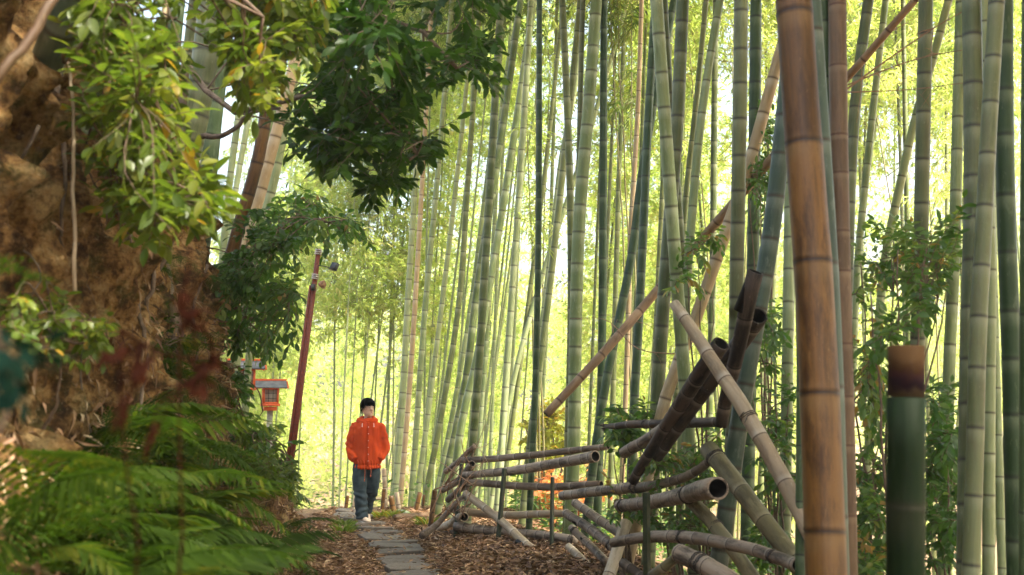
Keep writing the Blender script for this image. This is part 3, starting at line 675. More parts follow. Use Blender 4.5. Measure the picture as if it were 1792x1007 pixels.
# big evergreen reaching over the path from the bank top
tb = np.array((-4.6, 7.4, ground_at(-4.6, 7.4)-.2))
polyA = [(330,-420),(860,-420),(930,-60),(925,5),(885,30),(872,95),(880,150),(845,215),(800,245),(768,262),(762,330),(742,358),(718,340),(690,330),(655,350),(610,312),(560,290),(520,262),(480,300),(450,250),(420,200),(405,90),(380,-60)]
tgA = np.vstack([targets(polyA, 5.6, 7.8, 560, 3, 84, 38), targets([(560,120),(860,60),(875,140),(800,235),(752,350),(650,335),(540,280)], 6, 7.4, 150, 8, 24, 20)])
limA = [([tb, (-4.4,7.2,5.2), (-4.0,6.9,6.8), (-3.0,6.6,8.6)], .13, .06),
        ([(-4.2,7.1,6.2), P(420,-120,7), P(560,-30,6.8), P(700,40,6.7), P(800,120,6.6)], .05, .012),
        ([(-4.3,7.15,5.6), P(330,120,7.4), P(430,200,7.1), P(520,160,6.9), P(640,190,6.7), P(730,270,6.6)], .04, .01),
        ([(-3.6,6.8,7.6), P(560,-250,6.7), P(760,-180,6.4), P(860,-40,6.3)], .045, .01)]
bush("evergreen_tree", "dark glossy evergreen tree whose leafy boughs hang over the path at the top", "tree", limA, tgA, .105, .042, 11, 'oak', 'bark', seed=4, reach=.3, flat=.5, droop=.1)

# yellow-green branch low over the bank, nearest on the left
polyB = [(120,-80),(470,-80),(520,40),(510,110),(440,190),(360,200),(330,290),(400,340),(395,372),(330,395),(235,400),(175,330),(140,210),(160,100)]
tgB = np.vstack([targets([(120,-80),(300,-80),(318,60),(322,150),(310,250),(400,335),(405,372),(330,395),(240,410),(175,330),(140,210),(150,100)], 3.9, 5.2, 430, 11, 84, 32),
    targets([(385,-80),(560,-80),(600,40),(560,110),(480,180),(425,215),(400,150),(385,60)], 4.6, 5.6, 230, 13, 44, 30)])
b0 = bank_pt(4.4, .78)
limB = [([b0, P(200,-120,4.6), P(330,-40,4.5), P(460,30,4.3)], .03, .008), ([P(190,-100,4.6), P(230,60,4.5), P(250,160,4.4), P(300,230,4.3)], .016, .005),
        ([P(215,20,4.5), P(180,180,4.5), P(230,290,4.3), P(370,345,4.2)], .012, .004)]
bush("leafy_branch", "sprawling yellow-green leafy shrub hanging off the bank at the upper left", "shrub", limB, tgB, .085, .036, 8, 'bright', seed=6, reach=.26, twig_r=.0025, droop=.05, flat=.35)

# finer sprays against the white sky by the red pole
polyC = [(372,420),(420,390),(480,345),(560,335),(620,370),(662,392),(655,425),(590,420),(535,440),(520,520),(530,590),(505,628),(430,640),(380,600),(360,520)]
tgC = targets(polyC, 8.6, 10.4, 330, 21, 54, 24)
c0 = bank_pt(10.4, .72)
limC = [([c0, P(400,560,10), P(430,470,9.6), P(500,400,9.4), P(600,385,9.2)], .028, .006), ([P(410,540,10), P(440,560,9.6), P(510,560,9.4)], .012, .004)]
bush("young_tree", "small airy green tree with thin sprays beside the red pole", "tree", limC, tgC, .10, .042, 9, 'shrub', seed=12, reach=.3, twig_r=.0028)

polyD = [(330,640),(420,640),(450,720),(520,755),(535,840),(500,870),(440,800),(380,740)]
tgD = targets(polyD, 9.2, 11, 110, 31, 26, 18); d0_ = bank_pt(10.8, .35)
bush("bank_shrub", "dense low green shrub at the end of the bank under the red lanterns", "shrub", [([d0_, P(430,760,10), P(460,720,10)], .014, .004), ([d0_+(0,0,.01), P(480,820,10), P(505,800,10)], .012, .004)], tgD, .10, .045, 8, 'shrub', seed=14, reach=.25)

# leafy shrubs behind the collapsed fence
def shrubR(poly, d0, d1, n, seed, foot_px, label, L=.085, mat='shrub', clumps=None):
    tg = targets(poly, d0, d1, n, seed, clumps, 30); fx = P(*foot_px, (d0+d1)/2); z = ground_at(fx[0], fx[1])-.1
    base = np.array((fx[0], fx[1], z)); xs_ = tg[:,0]; zt = np.percentile(tg[:,2], 85); lim = []
    for k, q in enumerate(np.percentile(xs_, [15, 40, 65, 88])):
        md = (d0+d1)/2; lim.append(([base+np.array((.03*k,.02*k,0)), ((base[0]*2+q)/3, md, (z+zt)/2), (q, md+.1, zt-.25*abs(k-1.5))], .014, .004))
    return bush("leafy_shrub", label, "shrub", lim, tg, L, L*.42, 8, mat, seed=seed, reach=.24, twig_r=.0024, group="leafy shrubs behind the collapsed fence")
shrubR([(1490,370),(1600,380),(1690,350),(1680,470),(1640,560),(1560,600),(1560,1007),(1490,1007)], 7.0, 8.6, 360, 51, (1540,1007), "tall leafy shrub between the pinkish brown culm and the sawn stump")
shrubR([(1310,500),(1370,560),(1390,700),(1395,1007),(1300,1007),(1330,800)], 8.4, 9.6, 190, 52, (1360,1007), "leafy shrub showing left of the orange-brown culm behind the pale diagonal pole")
shrubR([(1620,620),(1680,640),(1700,1007),(1610,1007)], 7.2, 8.4, 190, 53, (1655,1007), "dark leafy shrub low right of the sawn stump")
shrubR([(1060,705),(1130,690),(1140,760),(1090,800),(1050,770)], 9.4, 10.2, 60, 54, (1090,900), "bright green shrub sprig behind the left end of the splintered rail", .10)
shrubR([(1090,770),(1290,720),(1300,900),(1220,960),(1090,930),(1050,880)], 8.8, 10, 170, 55, (1180,980), "leafy undergrowth seen through the crossed fence poles")
shrubR([(1330,150),(1360,200),(1350,400),(1370,560),(1320,560),(1320,300)], 9.6, 10.6, 90, 56, (1345,1000), "climbing leafy vine on the wide dark green culm", .075)
shrubR([(1180,350),(1250,370),(1270,430),(1230,520),(1180,500)], 9.2, 9.9, 26, 57, (1230,1000), "thin leafy sprig climbing between the culms above the hanging tan pole", .09)
shrubR([(1520,600),(1620,380),(1690,330),(1680,420),(1560,700)], 5.8, 6.6, 44, 58, (1560,1050), "near leafy sprig arching above the sawn stump", .085, clumps=12)
for k, (poly, d0, d1, n, sd_, fx, lab, mt) in enumerate([
    ([(1035,-120),(1125,-120),(1120,60),(1112,255),(1060,240),(1050,60)], 13.2, 14.5, 70, 81, (1112, 560), "drooping dark bamboo leaf sprays left of the dark green culm near the top", 'bamleaf2'),
    ([(1480,-100),(1780,-100),(1790,180),(1700,330),(1560,360),(1480,260)], 14, 18, 210, 82, (1640, 560), "fine bright bamboo leaf sprays behind the culms at the upper right", 'bamleaf'),
    ([(1180,0),(1360,0),(1370,160),(1300,330),(1180,300)], 14, 18, 130, 83, (1270, 620), "fine bamboo leaf sprays between the culms at the top left of the orange-brown culm", 'bamleaf'),
    ([(920,60),(985,40),(990,420),(930,460),(890,330)], 15, 18, 80, 84, (940, 640), "loose bamboo leaf sprays around the thin crossing culms", 'bamleaf')]):
    tg = targets(poly, d0, d1, n, sd_, None, 30); md = (d0+d1)/2; x = P(fx[0], fx[1], md)[0]; z = float(gz(x, md)); zt = np.percentile(tg[:,2], 80)
    xs_ = np.percentile(tg[:,0], [15, 50, 85]); b = np.array((x, md, z-.1))
    lim = [([b+np.array((.05*q_,0,0)), ((x*1.5+q)/2.5, md, z+(zt-z)*.5), (q, md, zt)], .02, .006) for q_, q in enumerate(xs_)]
    bush("young_bamboo", lab, "bamboo", lim, tg, .17, .02, 11, mt, 'greentwig', 'bam', seed=sd_, reach=.45, droop=.6, twig_r=.0028, flat=.7, group="young leafy bamboos in the grove")
# autumn colour down the slope
def autumn(poly, d0, d1, n, seed, mat, label, L):
    tg = targets(poly, d0, d1, n, seed, None, 22); md = (d0+d1)/2; x = tg[:,0].mean(); z = float(gz(x, md))-.1; b = np.array((x, md, z))
    lim = [([b, (x+dx*.4, md, (z+tg[:,2].mean())/2), (x+dx, md, tg[:,2].mean()+.2)], .03, .008) for dx in (-.4, .1, .5)]
    bush("maple_bush", label, "bush", lim, tg, L, L*.6, 8, mat, seed=seed, reach=.3, group="autumn bushes down the slope", twig_r=.003)
autumn([(925,690),(985,680),(1005,760),(990,850),(940,860),(915,790)], 17, 19, 150, 61, 'yellow', "yellow autumn bush glowing behind the rails of the fence", .11)
autumn([(920,830),(1060,790),(1070,880),(1010,930),(930,920)], 15.5, 17, 130, 62, 'red', "pinkish red autumn bush low behind the bottom rail", .10)

# ------------------------------------------------------------------ fence
def ppath(pts): return np.array([P(x, y, d) for x, y, d, w_ in pts]), np.array([w_/2*d/F for x, y, d, w_ in pts])
def pole_mb(pts, node=.24, h0=False, h1=False, seed=1, jag=False, sag=0):
    p, r = ppath(pts); n = 26; sp_ = smooth_path(p, n)
    s = np.r_[0, np.cumsum(np.linalg.norm(np.diff(p, axis=0), axis=1))]; rr = np.interp(np.linspace(0, s[-1], n), s, r)
    g = np.random.default_rng(seed); sp_[1:-1] += np.cumsum(g.normal(size=(n-2,3)), 0)*.0012
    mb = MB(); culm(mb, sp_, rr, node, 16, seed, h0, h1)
    if jag:   # splintered end
        e = sp_[0]; t = nrm(sp_[0]-sp_[2]); a = nrm(np.cross(t, (0,0,1))); b = np.cross(a, t)
        for k in range(7):
            th = k*.9; o = e+(a*math.cos(th)+b*math.sin(th))*rr[0]*.8; L_ = g.uniform(.03,.14)
            tube(mb, [o-t*.03, o+t*L_*.6, o+t*L_+a*g.normal()*.01], [rr[0]*.35, rr[0]*.22, .001], 4)
    return mb, sp_, rr
def tie(mb, c, ax, r, turns=3, seed=0):
    g = np.random.default_rng(seed); ax = nrm(ax); a = nrm(np.cross(ax, (0.3,.2,1))); b = np.cross(ax, a)
    t = np.linspace(0, turns*2*math.pi, turns*14); off = (t/t[-1]-.5)*.035+g.normal(size=len(t))*.0015
    pts = c+a*(np.cos(t)*r)[:,None]+b*(np.sin(t)*r)[:,None]+ax*off[:,None]
    tube(mb, pts, .0028, 5)
    e = pts[-1]; tube(mb, [e, e+a*.02+ax*.02, e+a*.035+np.array((0,0,-.05))], [.0028,.0025,.002], 5)

fr_root = thing("bamboo_fence", "leaning fence section of weathered bamboo rails wired to dark stakes beside the path", "fence", (*P(871,947,12.3)[:2], float(gz(*P(871,947,12.3)[:2]))))
FL = [
 ([(808,806,12.9,11),(900,800,12.4,12),(985,790,12,12),(1064,782,11.6,11)], 'dead', .30, False, True),
 ([(812,832,12.8,12),(910,822,12.2,16),(985,808,11.8,18),(1042,799,11.4,21)], 'dead', .24, False, True),
 ([(812,843,12.8,12),(900,851,12.3,13),(960,854,12,13),(1052,848,11.5,13)], 'dead', .26, False, True),
 ([(790,892,13,13),(870,902,12.6,13),(987,899,11.9,13)], 'deadtan', .30, False, False),
 ([(797,922,12.9,16),(890,932,12.4,15),(960,938,11.9,15),(1006,946,11.6,16)], 'dead', .24, False, False),
 ([(780,826,13.6,10),(806,806,13.1,10),(830,782,12.7,9)], 'dead', .2, True, False),
 ([(774,858,13.8,12),(800,842,13.2,12),(826,812,12.7,12)], 'dead', .2, True, True),
 ([(784,875,13.6,11),(812,850,13,12),(822,838,12.8,13)], 'deaddark', .2, True, True),
 ([(768,925,13.8,13),(790,915,13.3,14),(800,907,13,15),(812,905,12.7,17)], 'deadtan', .2, False, True),
 ([(775,935,13.8,10),(800,930,13.3,10),(832,920,12.8,10)], 'deaddark', .2, False, False),
]
for k, (pts, mt, nd, h0, h1) in enumerate(FL):
    mb, sp_, rr = pole_mb(pts, nd*.8, h0, h1, 200+k); o = part("rail", mb, M[mt], fr_root)
mb, _, _ = pole_mb([(814,864,12.7,13),(870,905,12.2,14),(935,963,11.5,16)], .22, False, True, 230); part("brace", mb, M['deadtan'], fr_root)
for k, (a, b, d, w_) in enumerate([((808,812),(797,935),12.9,6), ((883,820),(871,955),12.1,7), ((967,835),(965,968),11.6,6)]):
    mb = MB(); p0 = P(*b, d); p1 = P(*a, d); p0 = p0+(p0-p1)*.15; hw = w_/2*d/F
    tube(mb, [p0, (p0+p1)/2, p1-(p1-p0)*.01, p1], [hw*1.2, hw*1.2, hw*1.2, hw*.9], 4); part("stake", mb, M['stake'], fr_root, False)
mb = MB()
for k in range(26):   # knot of dry sticks at the corner
    g_ = np.random.default_rng(300+k); c = P(808+g_.normal()*16, 845+g_.normal()*34, 12.8+g_.normal()*.25); dv = nrm(np.array((.45+g_.normal()*.5, g_.normal()*.4, .9+g_.normal()*.4))); L_ = g_.uniform(.12,.42)
    tube(mb, smooth_path([c-dv*L_, c+g_.normal(size=3)*.03, c+dv*L_], 6), np.linspace(.009,.003,6), 5)
part("dry_sticks", mb, M['stakebrown'], fr_root)
mb = MB(); tube(mb, smooth_path([P(738,938,12.6),P(765,918,12.8),P(790,890,12.8),P(812,868,12.8),P(826,800,12.8),P(829,776,12.8)], 16), np.linspace(.045,.012,16), 7); part("crooked_branch", mb, M['bark'], fr_root)
mb = MB()
for (a, b) in [((829,808),(850,835)),((842,826),(818,850)),((815,858),(812,880)),((798,866),(806,905)),((1000,940),(1008,915)),((828,785),(866,765)),((832,775),(856,815))]:
    tube(mb, smooth_path([P(*a,12.2), P((a[0]+b[0])/2+4,(a[1]+b[1])/2+5,12.2), P(*b,12.2)], 8), .004, 5)
part("pale_twine", mb, M['deadtan'], fr_root)
mb = MB()
for k, (x, y, d, r) in enumerate([(820,808,12.8,.05),(815,842,12.8,.06),(815,868,12.7,.06),(1000,943,11.6,.062)]): tie(mb, P(x,y,d), (1,-.3,0), r, 3, k)
part("wire_tie", mb, M['wire'], fr_root)

GP = "loose poles of the collapsed fence"
POLES = [
 # label, pts, mat, node, h0, h1, jag, [tie params t]
 ("pale horizontal pole, thick left part of the middle rail of the collapsed fence", [(984,868,10.4,16),(1050,860,9.8,18),(1116,852,9.2,20)], 'dead', .16, True, False, False, [.97]),
 ("thinner jointed pole rising right from the end of the middle rail", [(1108,856,9.3,17),(1160,846,8.8,17),(1205,832,8.4,16),(1248,804,8.0,15)], 'dead', .17, False, False, False, [.1]),
 ("pale ringed pole pointing at the viewer with a wide black hollow end", [(1084,885,9.2,20),(1150,877,8.5,25),(1200,866,7.9,30),(1256,855,7.2,40)], 'dead', .13, False, True, False, [.07,.68]),
 ("long bent dark pole running low across the front of the collapsed fence", [(1073,950,8.6,17),(1130,940,8.2,20),(1200,939,7.7,22),(1270,950,7.2,22),(1330,965,6.8,22),(1396,990,6.4,24)], 'dead', .25, False, True, False, [.4,.9]),
 ("olive brown pole slanting down right from an open round end", [(1240,786,7.9,32),(1290,850,7.5,32),(1345,925,7.1,33),(1402,1000,6.8,34),(1440,1050,6.6,34)], 'deadgreen', .36, True, False, False, [.1]),
 ("dark olive pole slanting down right under the pale hollow pole", [(1207,873,8.0,24),(1250,920,7.7,24),(1300,985,7.3,25),(1345,1050,7,26)], 'deadgreen', .4, True, False, False, [.35]),
 ("mottled pole end lying lowest at the front, bound with two wires", [(1188,968,7.2,32),(1240,995,6.9,34),(1300,1030,6.6,36)], 'dead', .3, True, False, False, [.35,.4]),
 ("upper ringed pole slanting down from the joint of the fence", [(1006,880,10.6,15),(1050,912,10.2,17),(1098,944,9.8,19)], 'dead', .14, True, False, False, []),
 ("middle ringed pole slanting down beside the upper one, mottled white", [(990,898,10.7,15),(1030,924,10.3,17),(1076,960,9.8,18)], 'dead', .16, True, False, False, [.95]),
 ("short ringed pole slanting down beneath the two longer ones", [(1000,924,10.8,13),(1030,952,10.5,14),(1062,984,10.1,14)], 'dead', .16, True, False, False, [.1]),
 ("shortest slanting pole, lower end resting on the brown litter", [(995,957,10.9,13),(1012,972,10.7,14),(1032,994,10.4,14)], 'deadtan', .14, False, False, False, []),
 ("pale pole dropping steeply left beneath the long bent dark pole", [(1096,915,9.4,20),(1080,965,9.2,21),(1064,1015,9.0,22),(1050,1060,8.9,22)], 'deadtan', .26, False, False, False, []),
 ("short dark pole stub low behind the front stake", [(1090,985,8.4,17),(1125,1010,8.2,18),(1160,1040,8,18)], 'deaddark', .2, False, False, False, []),
 ("olive pole stub slanting up to the mottled pole end", [(1140,1010,7.4,18),(1165,990,7.3,18),(1192,972,7.2,18)], 'deadgreen', .3, False, False, False, []),
 ("charred split pole rising diagonally to a black broken mouth", [(1108,842,8.9,17),(1145,780,8.5,20),(1188,712,8.1,26),(1228,650,7.7,29),(1262,602,7.5,31)], 'charred', .25, False, True, False, []),
 ("thick mottled pole rising beside the charred one to a round knotty end", [(1150,800,8.6,20),(1195,735,8.2,25),(1245,665,7.9,28),(1289,606,7.6,31),(1326,553,7.3,36)], 'deaddark', .24, False, True, False, [.55]),
 ("short upright dark pole with black hollow mouth at the top of the heap", [(1262,745,7.6,22),(1272,690,7.5,24),(1290,620,7.3,26),(1308,545,7.1,28),(1322,476,7.0,30)], 'charred', .3, False, True, False, []),
 ("pale cracked pole leaning across the heap from upper left to lower right", [(1180,532,7.5,19),(1222,594,7.3,23),(1262,655,7.1,26),(1306,722,6.9,28),(1352,806,6.7,29),(1406,910,6.4,31),(1440,980,6.2,32),(1480,1060,6.1,32)], 'deadtan', .36, False, False, False, [.47]),
 ("grey horizontal rail with a splintered left end behind the heap", [(1060,748,9.8,11),(1110,742,9.3,14),(1180,741,8.8,17),(1268,738,8.2,18)], 'deaddark', .25, False, True, True, [.4]),
 ("short thick pole end sloping down left behind the charred pole", [(1092,793,9.2,20),(1130,773,8.9,21),(1175,742,8.6,22)], 'dead', .2, True, False, False, []),
]
for k, (lab, pts, mt, nd, h0, h1, jag, ties) in enumerate(POLES):
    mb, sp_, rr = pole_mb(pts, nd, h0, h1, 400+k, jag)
    org = min(sp_, key=lambda q: q[2])
    o = tag(link("bamboo_pole", mb.mesh("bamboo_pole", M[mt], org), None, org), lab, "pole", GP)
    if ties:
        for q, t in enumerate(ties):
            tm = MB(); i = min(int(t*25), 24); tie(tm, sp_[i], sp_[min(i+1,25)]-sp_[max(i-1,0)], rr[i]*1.07, 3, k*7+q)
            link("wire_tie", tm.mesh("wire_tie", M['wire'], org), o)
mb, sp_, rr = pole_mb([(150,-90,4.1,60),(128,-10,4.2,60),(95,75,4.35,58),(60,150,4.7,54),(35,200,5.3,48),(15,235,6.0,44)], .2, False, False, 91)
tag(link("bamboo", mb.mesh("bamboo", M['blue'], sp_[-1]), None, sp_[-1]), "blue-green bamboo leaning out of the ochre bank at the top left corner", "bamboo")
# front dark stake
mb = MB(); p1 = P(1131,862,7.9); x, y = p1[0], p1[1]; z = ground_at(x, y)-.2
tube(mb, [(x-.004,y,z),(x-.002,y,(z+p1[2])/2),(x,y,p1[2]-.005),(x,y,p1[2])], [.027,.027,.027,.022], 4)
single("fence_stake", mb, M['stake'], (x, y, z), "dark square stake standing in front of the pale hollow pole", "stake", smooth=False)
# long fallen pole hung up in the grove
mb, sp_, rr = pole_mb([(956,726,10.4,15),(1060,614,10.6,16),(1160,498,10.9,16),(1270,372,10.2,17),(1366,262,9.6,17),(1480,140,8.8,15),(1607,-5,8.2,13),(1760,-180,7.6,12)], .33, True, False, 77)
o = tag(link("bamboo_pole", mb.mesh("bamboo_pole", M['fallen'], sp_[0]), None, sp_[0]), "long thin brown pole caught diagonally in the grove, lower end hanging free", "pole")
tm = MB()
for k in range(13):
    gg = np.random.default_rng(k+70); i = 3+k*2 if k < 11 else 8+k; i = min(i, 24); d = nrm(np.array((gg.normal()*.6+.4, gg.normal()*.4, gg.normal())))
    L_ = gg.uniform(.15,.5); tube(tm, smooth_path([sp_[i], sp_[i]+d*L_*.5+gg.normal(size=3)*.02, sp_[i]+d*L_+np.array((0,0,-.06))], 6), np.linspace(.004,.0012,6), 4)
link("twigs", tm.mesh("twigs", M['stakebrown'], sp_[0]), o)

# dry side branches crossing the upper right
for k, (pts, r) in enumerate([([(1470,165,7),(1560,100,7),(1650,40,6.9),(1690,18,6.8)], .008), ([(1480,150,7),(1600,105,7),(1700,85,6.6)], .006), ([(1480,162,7),(1580,158,7),(1690,145,6.6)], .005), ([(1180,620,8.5),(1115,610,9),(1060,560,9.5),(1000,558,10)], .005)]):
    mb = MB(); p = smooth_path([P(*q) for q in pts], 14); tube(mb, p, np.linspace(r, r*.4, 14), 5)
    for q in range(5):
        gg = np.random.default_rng(k*9+q); i = gg.integers(2,12); d = nrm(gg.normal(size=3)); tube(mb, [p[i], p[i]+d*.08, p[i]+d*.16+np.array((0,0,-.03))], [r*.5, r*.35, .0008], 4)
    single("dry_branch", mb, M['stakebrown'], p[0], ["forked dry branch crossing the top right culms", "thin dry branch just below the forked one at the top right", "lowest thin dry branch strung across the right culms", "thin curved dry twig hanging across the middle culms"][k], "branch")

# ------------------------------------------------------------------ sawn stump, near right
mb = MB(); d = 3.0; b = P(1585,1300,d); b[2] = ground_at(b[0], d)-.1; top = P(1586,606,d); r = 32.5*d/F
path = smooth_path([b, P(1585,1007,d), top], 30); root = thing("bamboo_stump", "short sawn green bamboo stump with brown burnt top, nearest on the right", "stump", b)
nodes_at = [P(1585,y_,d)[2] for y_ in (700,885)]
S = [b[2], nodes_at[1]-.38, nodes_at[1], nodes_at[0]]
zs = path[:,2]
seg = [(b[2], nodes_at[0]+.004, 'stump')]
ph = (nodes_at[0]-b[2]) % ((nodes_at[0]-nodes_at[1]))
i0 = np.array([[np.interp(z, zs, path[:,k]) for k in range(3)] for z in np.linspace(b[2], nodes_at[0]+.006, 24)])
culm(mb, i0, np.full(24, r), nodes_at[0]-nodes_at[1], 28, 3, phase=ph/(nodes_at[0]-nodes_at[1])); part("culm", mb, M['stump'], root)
def cap_mat():
    m, n = nodes("burnt_cap"); v = attr(n, "pp"); s = n.nodes.new("ShaderNodeSeparateXYZ"); n.links.new(v.outputs['Vector'], s.inputs[0])
    h = math_(n, 'ADD', math_(n, 'MULTIPLY', s.outputs[2], 9.5), math_(n, 'MULTIPLY', math_(n, 'SUBTRACT', noise_(n, v.outputs['Vector'], 30, 5, .6), .5), .8))
    c = ramp(n, h, [(.12, (.07,.05,.03)), (.3, (.018,.010,.016)), (.58, (.035,.014,.012)), (.7, (.030,.013,.004)), (.9, (.05,.025,.008))])
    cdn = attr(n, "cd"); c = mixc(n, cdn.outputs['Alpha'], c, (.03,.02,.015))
    return finish(m, n, c, .75, noise_(n, v.outputs['Vector'], 60), .2, .002, .08)
mb = MB(); i1 = np.array([[np.interp(z, zs, path[:,k]) for k in range(3)] for z in np.linspace(nodes_at[0]+.008, top[2], 8)])
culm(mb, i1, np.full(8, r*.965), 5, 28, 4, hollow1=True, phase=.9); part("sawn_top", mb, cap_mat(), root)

# short brown stakes and cut stubs around the far end of the path
GS = "short cut bamboo stubs beside the far end of the path"
for k, (x0, y0, x1, y1, d, w_, mt, lab) in enumerate([
    (604,905,608,868,17.6,6,'orange',"thin reddish stub left of the man, left one of the crossing pair"),
    (616,906,622,868,17.6,6,'deadtan',"thin tan stub leaning left of the man's legs"),
    (676,908,672,820,17.8,8,'deadtan',"tall tan stub just right of the man's knees"),
    (668,905,672,856,17.4,7,'orange',"narrow brown stub leaning right of the man's legs"),
    (692,914,684,868,17.0,10,'orange',"stout ringed brown stub behind the bright weeds"),
    (700,905,694,862,17.6,8,'deadtan',"pale tan stub behind the stout ringed one"),
    (724,910,735,862,17.2,8,'orange',"reddish stub leaning right among the pale culms"),
    (738,912,742,866,17.4,5,'orange',"thin dark red stub between pale culms"),
    (753,925,761,858,14.4,9,'orange',"flat brown stake in front of the green leaning culm"),
    (685,875,640,872,17.8,4,'deadtan',"thin horizontal bamboo rail behind the man's knees"),
    (612,892,590,890,17.7,4,'orange',"short horizontal stick tied to the stub left of the man"),
    ]):
    a = P(x0,y0,d); b_ = P(x1,y1,d)
    if k < 9: a = a+(a-b_)*.35
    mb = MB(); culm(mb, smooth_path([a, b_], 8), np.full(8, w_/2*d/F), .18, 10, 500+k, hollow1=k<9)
    single("bamboo_stub", mb, M[mt], a, lab, "stub", GS)
for k, (pts, r, lab) in enumerate([([(690,925,15.6),(720,914,15.8),(748,906,16)], .05, "pinkish cut pole lying on the ground with a black end"), ([(697,893,16.8),(712,905,16.3),(722,918,15.8)], .035, "short pale pole lying across behind the bright weeds")]):
    p = smooth_path([P(*q) for q in pts], 10); p[:,2] = np.array([ground_at(q[0], q[1]) for q in p])+r*.9
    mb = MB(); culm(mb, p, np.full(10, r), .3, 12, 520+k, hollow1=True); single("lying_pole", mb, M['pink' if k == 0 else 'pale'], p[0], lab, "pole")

# ------------------------------------------------------------------ paving stones
def slab(cx, cy, hx, hy, rot, seed, label):
    g = np.random.default_rng(seed); n = 14; th = np.arange(n)/n*2*math.pi
    ex = .5; X_ = np.sign(np.cos(th))*np.abs(np.cos(th))**ex*hx*(1+g.normal(size=n)*.09); Y_ = np.sign(np.sin(th))*np.abs(np.sin(th))**ex*hy*(1+g.normal(size=n)*.10)
    c, s = math.cos(rot), math.sin(rot); X2 = X_*c-Y_*s+cx; Y2 = X_*s+Y_*c+cy
    z = float(gz(cx, cy))+.04; tl = g.normal(size=2)*.045
    rings = []
    for sc_, dz in ((1,-.12),(1.0,-.012),(.985,-.003),(.95,0),(.5,.002)):
        x_ = cx+(X2-cx)*sc_; y_ = cy+(Y2-cy)*sc_; rings.append(np.stack([x_, y_, z+dz+(x_-cx)*tl[0]+(y_-cy)*tl[1]+g.normal(size=n)*.0018], -1))
    V = np.vstack([np.concatenate(rings), [cx, cy, z+.001]]); Q = []
    for k in range(4):
        for j in range(n): Q.append([k*n+j, k*n+(j+1)%n, (k+1)*n+(j+1)%n, (k+1)*n+j])
    T = [[5*n, 4*n+j, 4*n+(j+1)%n] for j in range(n)]
    mb = MB(); mb.add(V, Q, T); single("paving_stone", mb, M['stone'], (cx, cy, z), label, "paving stone", "stone slabs of the path", False)
def pathx(y): return float(np.interp(y, [0, 6, 10.7, 12.7, 13.6, 14.7, 15.5, 16.3, 17.2], [-.25, -.55, -.98, -1.27, -1.5, -1.80, -2.08, -2.3, -2.5]))
yy = 9.3; k = 0; slabs = []
while yy < 17.1:
    g_ = random.Random(k+80); hy = g_.uniform(.17,.27) if yy < 13 else g_.uniform(.22,.3)
    yc = yy+hy; slabs.append((pathx(yc)+g_.uniform(-.04,.04), yc, g_.uniform(.24,.31), hy*.94, math.atan2(pathx(yc-.2)-pathx(yc+.2), .4)*.8+g_.uniform(-.15,.15), k+3))
    yy += 2*hy+g_.uniform(.0,.03); k += 1
vis = [q for q in slabs if q[1] > 10.55]; um = min(range(len(vis)), key=lambda i_: abs(vis[i_][1]-15.5))
ordn = ["cut off by the bottom edge", "second from the bottom", "third from the bottom", "fourth from the bottom", "fifth from the bottom", "sixth from the bottom", "seventh from the bottom", "eighth from the bottom", "ninth from the bottom", "tenth from the bottom", "eleventh from the bottom"]
for q in slabs:
    if q not in vis: lab = "rough grey slab of the path nearer the viewer, below the view"
    else:
        i_ = vis.index(q)
        lab = "rough slab under the man's shoes" if i_ == um else ["slab just behind the man's heels", "last but one slab at the crest of the path", "last slab at the crest of the path", "slab dipping away past the crest"][min(i_-um-1, 3)] if i_ > um else "rough-edged grey slab of the path, "+ordn[min(i_, 10)]
    slab(*q, lab)

# ------------------------------------------------------------------ leaf litter
g = np.random.default_rng(33); mb = MB(); n = 60000
x = g.uniform(-2.9, 1.7, n); y = 8.2+9.6*g.random(n)
keep = (np.abs(x-np.interp(y, [6,10.7,12.7,14.7,16.3],[-.55,-.98,-1.27,-1.8,-2.3])) > .24+g.random(n)*.08) | (g.random(n) < .13)
x, y = x[keep], y[keep]; n = len(x)
z = np.array([ground_at(a, b) for a, b in zip(x, y)])+.012+g.random(n)**2*.03
th = g.random(n)*2*math.pi; D = np.stack([np.cos(th), np.sin(th), g.normal(size=n)*.25], -1)
leaves(mb, np.stack([x,y,z],-1), D, np.array((0,0,1.))+g.normal(size=(n,3))*.5, g.uniform(.05,.12,n), g.uniform(.012,.028,n), 'bam', np.clip(g.normal(.5,.25,n),0,1), .35, .1)
m = 3500; x2 = g.uniform(-.4, 1.6, m); y2 = g.uniform(9, 14, m); z2 = gz(x2, y2)+.03
leaves(mb, np.stack([x2,y2,z2],-1), np.stack([np.cos(x2*90), np.sin(x2*90), g.normal(size=m)*.3],-1), np.array((0,0,1.))+g.normal(size=(m,3))*.4, .07, .045, 'broad', np.clip(g.normal(.3,.2,m),0,1), .3, .2)
tag(link("leaf_litter", mb.mesh("leaf_litter", M['litter'])), "brown fallen bamboo leaves covering the ground beside the path", "fallen leaves", kind='stuff')
mb = MB(); n = 30000; ia = g.integers(30, 360, n); ib = (g.random(n)**1.15*105).astype(int)+2
ok = (g.random(n) < np.clip(1.15-ib/95, .12, 1)); ia, ib = ia[ok], ib[ok]; n = len(ia)
C = np.stack([BX[ia,ib], BYY[ia,ib], BZ[ia,ib]], -1)+g.normal(size=(n,3))*.012+np.array((.02,0,.01))
leaves(mb, C, g.normal(size=(n,3))*.6+np.array((.4,-.1,-.9)), np.array((.8,-.2,.6))+g.normal(size=(n,3))*.5, g.uniform(.05,.12,n), g.uniform(.010,.022,n), 'bam', np.clip(g.normal(.6,.27,n),0,1), .35, .15)
